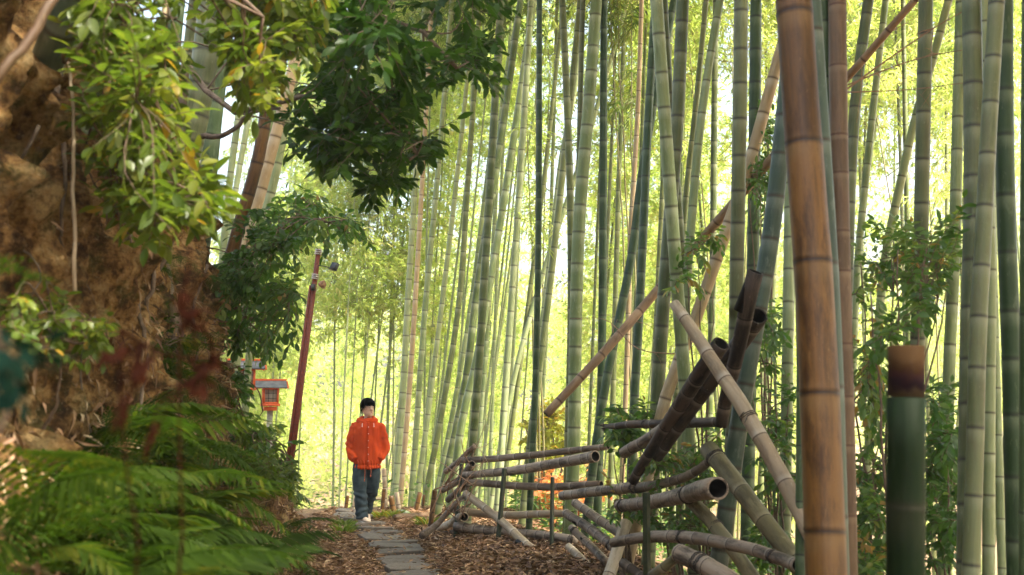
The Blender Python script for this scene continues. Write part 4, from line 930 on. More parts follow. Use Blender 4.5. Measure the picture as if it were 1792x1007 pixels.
tag(link("bank_leaf_litter", mb.mesh("bank_leaf_litter", M['litter'])), "dry tan leaves lying on the slope of the earth bank", "fallen leaves", kind='stuff')

g = np.random.default_rng(35); mb = MB(); n = 27000
y = g.uniform(8, 26, n); x = np.interp(y, FY, FX)+.75+g.random(n)**1.3*9; m2 = g.random(n) < .35; y[m2] = g.uniform(17.8, 28, m2.sum()); x[m2] = g.uniform(-9, 3, m2.sum())
cl = np.array([noise.noise(Vector((a*.9, b*.9, 3))) for a, b in zip(x, y)]); k_ = cl > -.12; x, y = x[k_], y[k_]; n = len(x)
z = gz(x, y)+g.random(n)**1.5*.55+.02; D = g.normal(size=(n,3)); D[:,2] = np.abs(D[:,2])*.4
leaves(mb, np.stack([x,y,z],-1), D, np.array((0,0,1.))+g.normal(size=(n,3))*.4, g.uniform(.08,.16,n), g.uniform(.03,.06,n), 'broad', np.clip(g.normal(.5,.2,n),0,1))
tag(link("undergrowth", mb.mesh("undergrowth", M['shrub'])), "green leafy undergrowth on the slope behind the fence", "undergrowth", kind='stuff')
# ------------------------------------------------------------------ ferns
def frond_mesh(seed, L, mat='fern', pairs=19, width=.2):
    g = np.random.default_rng(seed); mb = MB(); s = np.linspace(0, 1, 20)
    path = np.stack([L*s*.95, np.sin(s*2)*.03*L, L*(.75*s-.95*s**2.2)], -1); tube(mb, path, np.linspace(.0035,.001,20), 4, (.4,0,0,0), cap=False)
    for k in range(pairs):
        u = .14+.85*k/pairs; p = np.array([np.interp(u, s, path[:,i]) for i in range(3)]); pl = width*L*2.1*math.sin(math.pi*min(1, (u-.08)**.75))**.8*(1-u*.55)+.01
        t = nrm(np.array([np.interp(min(u+.03,1), s, path[:,i]) for i in range(3)])-p)
        for sg in (-1, 1):
            d = nrm(np.array((0,sg,0))+t*.45+g.normal(size=3)*.06); pl_ = pl*g.uniform(.85,1.1)
            q = np.linspace(.08, 1, 8)[:,None]; C = p+d*pl_*q+np.array((0,0,-1))*pl_*.18*q**2
            for sg2 in (-1, 1):
                perp = nrm(np.cross(d, (0,0,1)))*sg2
                m = len(C); leaves(mb, C, perp+d*.5+g.normal(size=(m,3))*.1, np.tile((0,0,1.),(m,1))+g.normal(size=(m,3))*.15, (pl_*.17*(1.05-q[:,0]))+.005, pl_*.085+.002, 'bam', np.clip(np.full(m, g.normal(.5,.2)),0,1), .1, .1)
    return mb.mesh("frond", M[mat])
def frond_plain(seed, L, pairs=34):
    g = np.random.default_rng(seed); mb = MB(); s = np.linspace(0, 1, 24)
    path = np.stack([L*s*.95, np.sin(s*2)*.04*L, L*(.62*s-.85*s**2.2)], -1); tube(mb, path, np.linspace(.004,.0012,24), 4, (.5,0,0,0), cap=False)
    C = []; D = []; U = []; LL = []
    for k in range(pairs):
        u = .12+.86*k/pairs; p = np.array([np.interp(u, s, path[:,i]) for i in range(3)]); t = nrm(np.array([np.interp(min(u+.03,1), s, path[:,i]) for i in range(3)])-p)
        pl = .22*L*math.sin(math.pi*min(1, (u*.92+.04)**.8))**.75+.012
        for sg in (-1, 1):
            C.append(p); D.append(nrm(np.array((0,sg,0))+t*.55+g.normal(size=3)*.07+np.array((0,0,-.12)))); U.append(np.array((0,0,1.))+g.normal(size=3)*.18); LL.append(pl*g.uniform(.85,1.1))
    LL = np.array(LL); leaves(mb, C, D, U, LL, LL*.10+.003, 'narrow', np.clip(g.normal(.5,.12,len(LL)),0,1), .08, .2)
    return mb.mesh("frond", M['fern'])
FR = [frond_plain(900+i, L) for i, L in enumerate((.6,.75,.68))]+[frond_mesh(910, .62), frond_mesh(911, .7)]
FH = [frond_plain(930+i, L, 42) for i, L in enumerate((1.0, .85, .95))]
def fern(loc, scale, nf, face, label, group="ferns growing on the left bank", spreadA=2.6, meshes=FR, seed=0, tilt=0.):
    g = random.Random(seed); root = thing("fern", label, "fern", loc, group)
    for k in range(nf):
        o = link("frond", meshes[g.randrange(len(meshes))], root, (0,0,-.01)); s = scale*g.uniform(.75,1.15)
        o.scale = (s,s,s); o.rotation_euler = (g.uniform(-.5,.5), g.uniform(-.7,.25)+tilt, face+(k/(max(nf-1,1))-.5)*spreadA+g.uniform(-.3,.3))
fg = random.Random(77); k = 0
for i in range(56):
    y = fg.uniform(2.3, 7.0) if i < 47 else fg.uniform(7, 13); v = fg.uniform(.03, .36) if y < 6 else fg.uniform(.04, .25)
    if i % 9 == 0: v = fg.uniform(.3,.45)
    p = bank_pt(y, v); fern(p, fg.uniform(.85,1.25)*(1 if y < 6.5 else .6), fg.randint(4,7), fg.uniform(-.9,.6), "green fern among the massed ferns on the slope of the left bank", seed=i)
for i, (px, py, d, s, lab) in enumerate([(330,905,3.4,1.35,"large blurred fern arching low toward the path at the bottom"), (400,985,3.9,1.3,"wide fern spreading over the path edge at the bottom"), (250,800,3.6,1.3,"tall fern above the big arching one on the slope"), (420,840,4.6,1.25,"fern reaching right toward the path in the middle of the slope"), (120,980,2.6,1.2,"near fern at the bottom left corner"), (350,760,5.2,1.2,"fern high on the slope under the leaf litter patch"), (480,960,5,1.1,"last fern of the mass, nearest the path")]):
    p = P(px, py, d); zb = ground_at(p[0]-.25, d)
    fern((p[0]-.25, d, max(zb, p[2]-.35) if p[2]-.35 < zb+.1 else zb), s*.66, 9, .0, lab, meshes=FH, spreadA=2.2, seed=100+i, tilt=-.35 if zb < p[2]-.5 else 0)
# single bright fern on the moss by the roots
p = bank_pt(7.4, .42); fern(p, .7, 4, -.6, "small bright yellow-green fern on the mossy bank face", seed=300)
# reddish dry plant and blurred near leaves, left edge
tg = np.vstack([targets([(170,560),(250,600),(260,800),(215,820),(180,700)], 1.55, 1.7, 16, 71, 5, 12), targets([(290,400),(345,420),(360,560),(380,700),(330,800),(300,700)], 1.7, 1.85, 22, 72, 6, 12)])
q0 = bank_pt(1.7, .16)
bush("dry_plant", "reddish brown withered stems blurred in front of the bank", "plant", [([q0, P(320,960,1.75), P(310,700,1.75), P(335,430,1.75)], .0035, .002), ([q0+(0,0,.01), P(240,960,1.65), P(215,760,1.62), P(210,580,1.62)], .003, .0018)], tg, .016, .007, 12, 'dryfern', 'dryfern', 'narrow', seed=31, reach=.05, twig_r=.0015, droop=.8)
tg = targets([(-60,540),(70,560),(90,680),(30,720),(-60,700)], 1.25, 1.5, 12, 73, 4, 20); q0 = bank_pt(1.5, .2)
bush("blue_green_plant", "blurred blue-green leaves at the left edge close to the viewer", "plant", [([q0, P(-20,900,1.4), P(0,640,1.35)], .004, .002)], tg, .034, .02, 6, 'teal', seed=33, reach=.1, twig_r=.0015)
p = bank_pt(1.6, .42); fern((p[0]+.02, 1.5, p[2]), .75, 5, .3, "dark blurred fern at the left edge against the ochre bank", seed=301)
# weeds
for i, (px, py, d, lab) in enumerate([(690,908,15.9,"bright green weed tuft at the right of the man's shoes"), (668,905,16.3,"small green weed right behind the man's shoes"), (748,925,14.8,"pale green weed at the foot of the brown stake"), (605,918,15.2,"dull green weed patch left of the path at the man's feet"), (600,935,14.2,"low dull green weed left of the curving slabs"), (1120,1007,9.5,"low weed under the collapsed fence")]):
    p = P(px, py, d); z = ground_at(p[0], d); gg = np.random.default_rng(600+i); n = 70; mb = MB(); th = gg.random(n)*6.28; r = gg.random(n)*.13
    C = np.stack([p[0]+np.cos(th)*r, p[1]+np.sin(th)*r, np.full(n, z+.005)+gg.random(n)*.06], -1); D = np.stack([np.cos(th)*.7, np.sin(th)*.7, .5+gg.random(n)*.8], -1)
    leaves(mb, C, D, np.tile((0,0,1.),(n,1)), gg.uniform(.07,.16,n), .022, 'bam', np.clip(gg.normal(.7,.2,n),0,1)); single("weed", mb, M['bright'], (p[0], p[1], z), lab, "weed", "small weeds beside the path")

# ------------------------------------------------------------------ roots, dead trunk on the bank
mb = MB(); a = bank_pt(7.6, .52); pts = smooth_path([a+(-.05,0,-.4), P(268,330,7.6), P(292,250,7.6), P(318,165,7.6), P(322,118,7.6)], 26); rr = np.linspace(.13,.035,26)
t_, A_, B_ = frames(pts); th = np.arange(18)/18*6.283; V = []
for i in range(26):
    for j in range(18):
        k_ = 1+.35*noise.noise(Vector((math.cos(th[j])*1.6, math.sin(th[j])*1.6, i*.35)))+.22*noise.noise(Vector((math.cos(th[j])*5, math.sin(th[j])*5, i*.5)))
        V.append(pts[i]+(A_[i]*math.cos(th[j])+B_[i]*math.sin(th[j]))*rr[i]*k_)
Q = [[i*18+j, i*18+(j+1)%18, (i+1)*18+(j+1)%18, (i+1)*18+j] for i in range(25) for j in range(18)]
V.append(pts[-1]); mb.add(np.array(V), Q, [[26*18, 25*18+j, 25*18+(j+1)%18] for j in range(18)])
single("dead_trunk", mb, M['bark'], pts[0], "gnarled broken dead trunk standing on the bank left of the thick pale culm", "tree trunk")
for k, (pts, r0, r1, mt, lab) in enumerate([
    ([(150,-60,3.1),(96,0,3.0),(45,75,2.95),(0,132,2.9),(-60,200,2.9)], .016, .013, 'pink', "smooth pinkish stem crossing the top left corner"),
    ([(120,110,4.6),(127,170,4.5),(129,330,4.4),(131,515,4.35)], .007, .009, 'deadtan', "thin straight stem hanging down the face of the ochre bank"),
    ([(165,-20,4.2),(155,60,4.2),(135,88,4.2),(118,88,4.2),(112,110,4.3)], .013, .009, 'twig', "dark looping root at the top of the ochre bank"),
    ([(350,240,7.4),(400,232,7.2),(440,200,7.1),(490,190,7)], .022, .009, 'bark', "dark bent bough sticking out below the evergreen leaves"),
    ([(262,290,4.6),(280,250,4.5),(297,218,4.4)], .006, .004, 'deadtan', "short pale broken twig among the yellow-green leaves"),
    ([(120,55,4.2),(160,70,4.2),(200,95,4.3),(260,110,4.6)], .005, .003, 'deadtan', "thin pale root reaching right from the leaning bamboo")]):
    p = smooth_path([P(*q) for q in pts], 16); p[1:-1] += np.random.default_rng(k).normal(size=(14,3))*r0*.25; mb = MB(); tube(mb, p, np.linspace(r0, r1, 16), 8)
    single("root" if 'root' in lab else "stem", mb, M[mt], p[0], lab, "root" if 'root' in lab else "stem")

# ------------------------------------------------------------------ red pole with floodlight
d = 16.2; b = P(511,803,d); b[2] = ground_at(b[0], d)-.15; t0 = P(511,800,d); t1 = P(558,436,d)
dirv = nrm(t1-t0); b = t0+dirv*((b[2]-t0[2])/dirv[2])
rp = thing("utility_pole", "leaning faded red pole with a small floodlight on its top, left of the man", "pole", b)
mb = MB(); tube(mb, [b, (b+t1)/2, t1], [.042,.04,.038], 10); part("pole", mb, M['redpaint'], rp)
mb = MB(); off = np.array((-.06,-.02,0)); tube(mb, [b+off, P(548,500,d)+off*.6], [.028,.022], 8); part("conduit", mb, M['redpaint'], rp)
for yy_, n_ in ((445,3),(488,3)):
    c = t0+dirv*((P(0,yy_,d)[2]-t0[2])/dirv[2]); mb = MB()
    for q in range(n_): cc = c+dirv*q*.03; tube(mb, [cc-dirv*.009, cc, cc+dirv*.009], [.056,.058,.056], 12)
    part("steel_band", mb, M['steel'], rp)
fl = P(585,467,d-.1); mb = MB(); til = Matrix.Rotation(R(-20),3,'X')@Matrix.Rotation(R(12),3,'Y')
box(mb, fl, (.06,.022,.06), -.5, tilt=[list(r_) for r_ in til]); h = part("floodlight", mb, M['blackplastic'], rp)
mb = MB(); a = t0+dirv*((P(0,466,d)[2]-t0[2])/dirv[2]); tube(mb, smooth_path([a+(.03,-.03,0), a+(.1,-.05,-.005), fl+(-.03,0,-.03)], 8), .008, 6); part("lamp_arm", mb, M['blackplastic'], rp)
mb = MB(); tube(mb, smooth_path([fl+(0,0,-.05), P(581,490,d), P(575,505,d)], 8), .004, 5); part("cable", mb, M['blackplastic'], rp)
mb = MB(); c = P(562,498,d-.1); tube(mb, [c+(-.04,0,0), c+(.0,0,0), c+(.05,-.02,.01), c+(.051,-.02,.01)], [.02,.05,.055,.03], 12); tube(mb, [c+(0,0,-.04), c+(.06,0,-.06)], [.014,.012], 8); part("loudspeaker", mb, M['stakebrown'], rp)
mb = MB(); c = P(548,503,d-.05); box(mb, c, (.03,.025,.05)); part("junction_box", mb, M['blackplastic'], rp)

# ------------------------------------------------------------------ lanterns
def lantern(px, py, d, s, label, rot=.35):
    c = P(px, py, d); zg = ground_at(c[0], d)-.1; root = thing("lantern", label, "lantern", (c[0], d, zg), "vermilion wooden lanterns")
    cr, sr = math.cos(rot), math.sin(rot)
    def L(x, y, z): return np.array((c[0]+s*(x*cr-y*sr), d+s*(x*sr+y*cr), c[2]+s*z))
    mb = MB(); box(mb, np.array((c[0], d, (zg+c[2]-s*.34)/2)), (.05*s*1.3,.05*s*1.3,(c[2]-s*.34-zg)/2), rot); part("post", mb, M['whitepost'], root)
    mb = MB(); box(mb, L(0,0,-.30), (.15*s,.15*s,.045*s), rot); box(mb, L(0,0,-.215), (.21*s,.21*s,.03*s), rot); part("base", mb, M['vermilion'], root)
    mb = MB()
    for x in (-1,1):
        for y in (-1,1): box(mb, L(x*.16,y*.16,0), (.022*s,.022*s,.185*s), rot)
    for z in (-.165,.165):
        for q in (-1,1): box(mb, L(0,q*.165,z), (.14*s,.018*s,.02*s), rot); box(mb, L(q*.165,0,z), (.018*s,.14*s,.02*s), rot)
    fo = part("frame", mb, M['vermilion'], root)
    mb = MB()
    for x in (-.05,.05):
        box(mb, L(x,-.16,0), (.006*s,.006*s,.145*s), rot); box(mb, L(.16,x,0), (.006*s,.006*s,.145*s), rot); box(mb, L(-.16,x,0), (.006*s,.006*s,.145*s), rot)
    for z in (-.06,.06):
        box(mb, L(0,-.163,z), (.13*s,.005*s,.006*s), rot); box(mb, L(.163,0,z), (.005*s,.13*s,.006*s), rot)
    part("lattice", mb, M['blackplastic'], root)
    mb = MB(); box(mb, L(0,0,0), (.14*s,.14*s,.143*s), rot); part("paper_panel", mb, M['paper'], root)
    mb = MB()   # gabled roof, ridge along local x
    for sg in (-1,1):
        v = [L(-.36,0,.36), L(.36,0,.36), L(.36,sg*.3,.2), L(-.36,sg*.3,.2)]; v2 = [q-np.array((0,0,.025*s)) for q in v]
        mb.add(np.array(v+v2), [[0,1,2,3],[7,6,5,4],[0,4,5,1],[3,2,6,7],[1,5,6,2],[0,3,7,4]])
    rf = part("roof", mb, M['roofmetal'], root, False)
    mb = MB(); box(mb, L(0,0,.375), (.37*s,.022*s,.02*s), rot)
    for x in (-.38,.38): 
        for sg in (-1,1): tube(mb, [L(x,0,.335), L(x,sg*.3,.175)], .022*s, 4)
    mb2 = mb; o = link("ridge", mb2.mesh("ridge", M['vermilion'], np.array(root.location), False), rf)
    mb = MB()
    for sg in (-1,1): box(mb, L(0,sg*.24,.195), (.33*s,.02*s,.022*s), rot)
    part("eave_beam", mb, M['vermilion'], root)
lantern(430, 662, 20.0, .9, "left and higher vermilion lantern half hidden by leaves above the bank end", .3)
lantern(473, 693, 21.0, .82, "right and lower vermilion lantern with a grey metal roof, left of the red pole", .3)

# ------------------------------------------------------------------ the man
def remesh(o, vox, sm=2, fn=None):
    m = o.modifiers.new("r", 'REMESH'); m.mode = 'VOXEL'; m.voxel_size = vox
    if sm: s = o.modifiers.new("s", 'SMOOTH'); s.iterations = sm; s.factor = .5
    bpy.context.view_layer.update(); dg = bpy.context.evaluated_depsgraph_get()
    me = bpy.data.meshes.new_from_object(o.evaluated_get(dg)); o.modifiers.clear(); o.data = me
    if fn:
        me.update(); nn = [v.normal.copy() for v in me.vertices]
        for v, q in zip(me.vertices, nn): v.co += q*fn(v.co)
    for p_ in me.polygons: p_.use_smooth = True
    a_ = me.attributes.new("pp", 'FLOAT_VECTOR', 'POINT'); co = np.zeros(len(me.vertices)*3, np.float32); me.vertices.foreach_get("co", co); a_.data.foreach_set("vector", co)
    return o
skin = plain_mat("skin", (.52,.32,.22), .5, c2=(.57,.36,.26), scale=30, bstr=.05)
def fabric(name, c1, c2, sc_=6, weave=400, rough=.85):
    m, n = nodes(name); v = attr(n, "pp").outputs['Vector']; a_ = noise_(n, v, sc_, 5, .6); f_ = noise_(n, v, weave, 2)
    return finish(m, n, ramp(n, a_, [(.35, c1), (.65, c2)]), rough, f_, .3, .001, .2)
jk_m = fabric("orange_jacket_cloth", (.44,.042,.005), (.54,.062,.007)); jn_m = fabric("denim", (.013,.026,.036), (.05,.07,.078), 9)
hair_m = plain_mat("black_hair", (.002,.0018,.0015), .9, c2=(.004,.0035,.003), scale=90, spec=.05)
shoe_m = plain_mat("beige_shoe", (.42,.33,.24), .7, c2=(.5,.4,.3)); white_m = plain_mat("white_shirt", (.75,.75,.73), .8)
my = 15.6; mp = P(641,915,my); mz = float(gz(mp[0], my))+.04-.005
man = tag(link("person", None, None, (mp[0], my, mz)), "young man in orange hooded jacket and blue jeans walking the path, hands in pockets", "person")
man.rotation_euler = (0,0,R(8)); HZ = 1.776-mz; KS = 1.0
def mpart(name, mb, mat, vox=None, sm=2, fn=None, parent=None):
    o = link(name, mb.mesh(name, mat), parent or man)
    if vox: remesh(o, vox, sm, fn)
    return o
A = np.array
# local coords: x to the viewer's right, -y toward the camera. height 1.74
H = 1.74
hd = A((.0,-.01,1.595)); HS = 1.09; turn = R(32); ct, st_ = math.cos(turn), math.sin(turn)
def hp(x, y, z): x, y, z = x*HS, y*HS, z*HS; return hd+A((x*ct-y*st_, x*st_+y*ct, z))      # head space, face towards -y
body = MB()
# torso/neck/legs/arms continuous under the clothes
tube(body, [(0,.01,.88),(0,.01,1.0),(0,.0,1.15),(0,0,1.3),(0,.01,1.4),(0,.01,1.44)], [.15,.15,.14,.16,.13,.07], 16, ry=[.1,.105,.1,.1,.08,.06])
tube(body, [(0,.012,1.38),(.0,.0,1.46),(0,-.005,1.53)], [.058,.052,.052], 14)
def headshape(mb):
    zs_ = np.array([-.118,-.11,-.095,-.07,-.04,0,.035,.07,.095,.112]); wx = np.array([.018,.034,.048,.06,.067,.072,.073,.066,.05,.02]); wy = np.array([.02,.04,.06,.078,.087,.094,.096,.086,.064,.025]); oy = np.array([-.045,-.04,-.03,-.015,-.004,0,.002,.004,.006,.008])
    pts = np.array([hp(0, oy[i], zs_[i]) for i in range(10)]); n = 20; th_ = np.arange(n)/n*2*math.pi; V = []
    for i in range(10):
        for t in th_: V.append(hp(math.cos(t)*wx[i], oy[i]+math.sin(t)*wy[i], zs_[i]))
    Q = [[i*n+j, i*n+(j+1)%n, (i+1)*n+(j+1)%n, (i+1)*n+j] for i in range(9) for j in range(n)]
    V += [hp(0,oy[0],zs_[0]-.003), hp(0,oy[-1],zs_[-1]+.004)]
    T = [[10*n, (j+1)%n, j] for j in range(n)]+[[10*n+1, 9*n+j, 9*n+(j+1)%n] for j in range(n)]
    mb.add(np.array(V), Q, T)
headshape(body)
tube(body, [hp(0,-.088,.012), hp(0,-.098,-.01), hp(0,-.108,-.027), hp(0,-.092,-.034)], [.008,.010,.014,.008], 8)       # nose
tube(body, [hp(-.022,-.078,-.058), hp(0,-.088,-.056), hp(.022,-.078,-.058)], [.004,.008,.004], 8, ry=[.003,.007,.003])
for sg in (-1,1):
    tube(body, [hp(sg*.070,.012,-.03), hp(sg*.078,.016,-.005), hp(sg*.079,.02,.018)], [.008,.013,.009], 8, ry=[.01,.018,.012])
    sh = A((sg*.155,.01,1.325)); el = A((sg*.24,.045,1.08)); wr = A((sg*.165,-.035,.905))
    tube(body, [A((sg*.08,.01,1.345)), sh, (sh*2+el)/3, el, (el+wr)/2, wr], [.04,.05,.046,.038,.034,.026], 12)
    tube(body, [wr, wr+A((-sg*.015,-.02,-.035)), wr+A((-sg*.025,-.025,-.07))], [.026,.04,.032], 10, ry=[.02,.018,.015])      # palm, in the pocket
    for f_ in range(4):
        q = wr+A((-sg*(.0+.016*f_+.01),-.03+.004*f_,-.06)); ln = (.055,.066,.062,.05)[f_]; tube(body, [q+A((0,0,.02)), q+A((-sg*.004,-.006,-ln*.5)), q+A((-sg*.008,.0,-ln))], [.009,.0085,.007], 7)
    q = wr+A((-sg*.03,-.05,-.03)); tube(body, [q, q+A((-sg*.02,-.012,-.03)), q+A((-sg*.025,-.014,-.055))], [.011,.01,.008], 7)
legL = [A((-.085,.01,.90)), A((-.10,-.01,.68)), A((-.10,-.045,.48)), A((-.075,-.06,.28)), A((-.055,-.06,.09))]
legR = [A((.085,.01,.90)), A((.095,.0,.68)), A((.085,.03,.48)), A((.045,.17,.30)), A((.0,.28,.14))]
for lg in (legL, legR): tube(body, lg, [.085,.075,.055,.05,.035], 14)
mpart("body", body, skin, .009, 2)
# jeans
jn = MB()
tube(jn, [(0,.01,.80),(0,.01,.88),(0,.01,.98)], [.165,.165,.155], 20, ry=[.11,.115,.11])
tube(jn, [legL[0]+A((0,0,-.02)), legL[1], legL[2], legL[3], A((-.06,-.062,.055))], [.10,.105,.095,.090,.092], 18)
tube(jn, [legR[0]+A((0,0,-.02)), legR[1], legR[2], legR[3], A((.005,.27,.13))], [.10,.10,.09,.08,.078], 18)
def den(c): return .012*noise.noise(Vector((c.x*14, c.y*14, c.z*7)))+.007*math.sin(c.z*52+6*noise.noise(c*5))*(1 if c.z < .45 else .25)
mpart("jeans", jn, jn_m, .011, 3, den)
# shoes
for lg, an, pit in ((A((-.052,-.075,.0)), .5, 0), (A((.0,.30,.055)), .15, -.55)):
    s_ = MB(); dr = A((math.sin(an), -math.cos(an), 0))
    up = A((0,0,1.))
    if pit: dr2 = nrm(dr+A((0,0,pit))); 
    else: dr2 = dr
    pts = [lg-dr2*.075+up*.04, lg-dr2*.05+up*.045, lg+dr2*.02+up*.048, lg+dr2*.10+up*.035, lg+dr2*.17+up*.028, lg+dr2*.195+up*.024]
    tube(s_, pts, [.025,.04,.042,.047,.04,.015], 14, ry=[.035,.045,.047,.035,.027,.012]); tube(s_, [lg-dr2*.03+up*.04, lg-dr2*.02+up*.10], [.042,.04], 12)
    so_ = mpart("shoe", s_, shoe_m, .008, 1)
    sl_ = MB(); tube(sl_, [p_-up*.030 for p_ in pts], [.026,.042,.044,.049,.042,.02], 14, ry=[.010]*6); mpart("sole", sl_, white_m, None, parent=so_)
# jacket
jk = MB()
tube(jk, [(0,.0,.745),(0,.0,.80),(0,0,.92),(0,0,1.05),(0,0,1.2),(0,.0,1.31),(0,.005,1.39),(0,.01,1.435)], [.178,.196,.205,.208,.206,.195,.15,.08], 28, ry=[.13,.145,.145,.14,.135,.13,.11,.08])
for sg in (-1,1):
    tube(jk, [A((sg*.08,.01,1.36)), A((sg*.16,.01,1.325)), A((sg*.205,.02,1.21)), A((sg*.24,.035,1.08)), A((sg*.232,.005,.98)), A((sg*.195,-.05,.91)), A((sg*.165,-.085,.87))], [.065,.078,.076,.072,.068,.062,.05], 18)
tube(jk, [(0,.0,.74),(0,0,.76),(0,0,.78)], [.19,.20,.197], 28, ry=[.14,.148,.145])
def fold(c):
    f_ = .016*noise.noise(Vector((c.x*10, c.y*10, c.z*4.5)))+.009*noise.noise(Vector((c.x*22+3, c.y*22, c.z*7)))
    if abs(c.x) > .2: f_ += .005*math.sin(c.z*55+c.x*26+6*noise.noise(c*5))
    if c.z < .86: f_ += .006*math.sin(math.atan2(c.y, c.x)*22+3*noise.noise(c*6))
    return f_-.012*math.exp(-((c.z-.80)/.012)**2)
jo = mpart("jacket", jk, jk_m, .010, 2, fold)
hk = MB()  # collar and hood lying on the shoulders
for (r1, z1, r2) in ((.088,1.455,.024),(.115,1.425,.034)):
    t = np.linspace(0, 2*math.pi, 40); ring = np.stack([np.sin(t)*r1*1.08, .02+np.cos(t)*r1*.85+.02*(np.cos(t)>0), z1-.022*(1-np.cos(t))*.5+.02*np.maximum(np.cos(t),0)], -1)
    tube(hk, ring, r2*(1+.2*np.sin(t*3)), 10, cap=False)
tube(hk, [(0,.10,1.44),(0,.13,1.38),(0,.135,1.30),(0,.12,1.25)], [.10,.12,.10,.05], 14, ry=[.04,.045,.04,.02])
mpart("hood", hk, jk_m, .009, 2, lambda c: .005*noise.noise(c*25), jo)
for z_ in (1.33,1.235,1.14,1.045,.95,.855):
    b_ = MB(); c = A((.012,-.145 if z_ < 1.3 else -.135, z_)); tube(b_, [c, c+A((0,-.012,0))], [.006,.005], 10); mpart("button", b_, white_m, None, parent=jo)
for sx, z_ in ((-.075,1.375),(.085,1.375)):
    b_ = MB(); tube(b_, smooth_path([A((sx,-.115,z_+.01)), A((sx*1.03,-.145,z_-.03))], 6), .003, 6); tube(b_, [A((sx*1.03,-.147,z_-.03)), A((sx*1.03,-.147,z_-.045))], [.006,.005], 8); mpart("drawstring", b_, white_m, None, parent=jo)
plk = MB(); tube(plk, [(.012,-.147,.78),(.012,-.152,.95),(.012,-.148,1.15),(.012,-.137,1.32),(.012,-.11,1.40)], [.009]*5, 6, ry=[.005]*5); mpart("placket", plk, jk_m, None, parent=jo)
for x_, ln in ((-.035,.15),(.05,.09)):
    b_ = MB(); tube(b_, smooth_path([A((x_,-.13,.76)), A((x_+.005,-.15,.72)), A((x_,-.145,.75-ln))], 8), .004, 6); tube(b_, [A((x_,-.145,.75-ln)), A((x_,-.145,.72-ln))], [.008,.007], 8); mpart("hem_cord", b_, plain_mat("cord", (.5,.1,.03), .7) if 'cord' not in bpy.data.materials else bpy.data.materials['cord'], None, parent=jo)
sh_ = MB(); tube(sh_, [(0,-.005,1.40),(0,-.008,1.452)], [.068,.058], 16, ry=[.062,.054]); mpart("shirt", sh_, white_m)
# hair: cap with fringe
hr = MB(); n = 28
zz_ = [(.135,.012,.0),(.128,.045,.0),(.11,.072,.0),(.085,.086,0),(.055,.092,0),(.03,.093,0),(.0,.086,1),(-.035,.078,2),(-.06,.062,3)]
V = []
for (z_, r_, mode) in zz_:
    for j in range(n):
        t = j/n*2*math.pi; x_, y_ = math.cos(t)*r_*.94, math.sin(t)*r_*1.07+.010; front = max(0, -math.sin(t))
        zf = z_
        if mode: zf = z_+(.050+.008*math.sin(t*9)-z_)*sstep(.15,.75,front)*.98
        side = abs(math.cos(t))
        if mode >= 2: zf = zf+.03*sstep(.3,.9,side)*(1-front)
        k_ = 1+.05*noise.noise(Vector((math.cos(t)*5, math.sin(t)*5, z_*14)))
        V.append(hp(x_*k_, y_*k_-.004*front, zf+.006*noise.noise(Vector((t*6,z_*3,0)))))
Q = [[(i+1)*n+j, (i+1)*n+(j+1)%n, i*n+(j+1)%n, i*n+j] for i in range(len(zz_)-1) for j in range(n)]
V.append(hp(0,0,.138)); T = [[len(V)-1, j, (j+1)%n] for j in range(n)]
hr.add(np.array(V), Q, T); g = np.random.default_rng(4)
for k in range(230):
    t = g.uniform(0, 2*math.pi); e0 = hp(math.cos(t)*.05, math.sin(t)*.06+.008, .118); fr_ = max(0,-math.sin(t)); zlow = .040 if fr_ > .5 else -.01-.045*max(0,math.sin(t))
    e1 = hp(math.cos(t)*.088, math.sin(t)*.102+.006, .07); e2 = hp(math.cos(t+g.normal()*.1)*.084, math.sin(t)*.104+.004, zlow+g.normal()*.014); tube(hr, smooth_path([e0, e1, e2], 6), np.linspace(.007,.002,6), 4)
mpart("hair", hr, hair_m)
for sg in (-1,1):
    e = MB(); c = hp(sg*.03,-.086,.004); tube(e, [hp(sg*.018,-.087,.003), hp(sg*.03,-.0885,.005), hp(sg*.043,-.081,.003)], [.002,.0055,.002], 8, ry=[.002,.004,.002]); mpart("eye", e, hair_m)
    e = MB(); tube(e, [hp(sg*.014,-.09,.022), hp(sg*.03,-.089,.028), hp(sg*.048,-.079,.024)], [.002,.0035,.002], 6); mpart("eyebrow", e, hair_m)
e = MB(); tube(e, [hp(-.02,-.082,-.056), hp(0,-.0935,-.054), hp(.02,-.082,-.056)], [.002,.005,.002], 8, ry=[.002,.005,.002]); mpart("lips", e, plain_mat("lips", (.42,.15,.12), .5))
sc_man = (P(0,697,my)[2]-mz)/1.738
man.scale = (sc_man,)*3

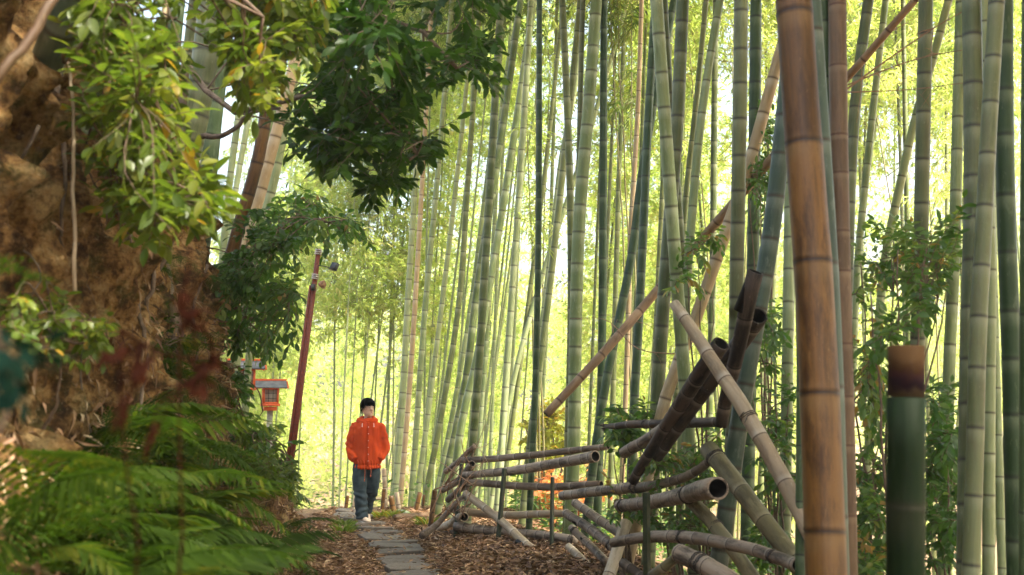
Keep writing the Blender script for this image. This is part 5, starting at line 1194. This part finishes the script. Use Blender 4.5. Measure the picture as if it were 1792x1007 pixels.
for k in range(16):
    gg = np.random.default_rng(1200+k); y = gg.uniform(4.2, 9.6); v0 = gg.uniform(.5,.8); n_ = 12; v1 = v0-gg.uniform(.12,.3)
    yy_ = y+np.cumsum(gg.normal(size=n_)*.05); p = np.array([bank_pt(yy_[i], v0+(v1-v0)*i/(n_-1)) for i in range(n_)])+np.array((.035,-.01,0))
    p[1:-1] = (p[:-2]+2*p[1:-1]+p[2:])/4; r = gg.uniform(.008,.024); mb = MB(); pp_ = smooth_path(p, 36); pp_ += gg.normal(size=(36,3))*r*.18; tube(mb, pp_, np.linspace(r, r*.3, 36), 7)
    single("root", mb, M['bark'], p[0], "bare crooked root creeping down the face of the earth bank", "root", "roots on the face of the bank")

for i in range(20):
    y = fg.uniform(4.6, 10.4); p = bank_pt(y, fg.uniform(.22, .66)); fern(p, fg.uniform(.35,.6), 4, fg.uniform(-1.2,.4), "small fern rooted on the steep upper face of the bank", "small ferns on the bank face", seed=700+i, tilt=.35)
def creeper(poly, d0, d1, n, seed, yv, lab, L, mat):
    b = bank_pt(*yv); tg = targets(poly, d0, d1, n, seed, None, 26); c = tg.mean(0)
    bush("creeper", lab, "plant", [([b, (b+c)/2+(.05,0,0), c], .008, .003)], tg, L, L*.5, 7, mat, seed=seed, reach=.16, twig_r=.0018, droop=.35, group="leafy creepers on the bank")
creeper([(0,470),(110,480),(200,560),(190,680),(60,660),(0,600)], 3.6, 4.6, 90, 801, (4.3,.4), "yellow-green creeper on the bank just above the near ferns at the left edge", .05, 'bright')
creeper([(235,545),(330,530),(345,590),(300,640),(240,610)], 6.6, 7.6, 46, 802, (7.4,.42), "small green creeper on the dark root block of the bank", .05, 'fern')
creeper([(395,380),(470,330),(500,420),(430,560),(385,520)], 8.2, 9.2, 90, 803, (9.2,.6), "broad-leaved creeper climbing at the end of the bank by the reddish culm", .075, 'oak')
creeper([(390,690),(470,700),(520,800),(530,880),(470,860),(400,780)], 8.6, 10.4, 110, 804, (10.2,.16), "low bright shrub spilling over the path edge under the red pole", .075, 'bright')
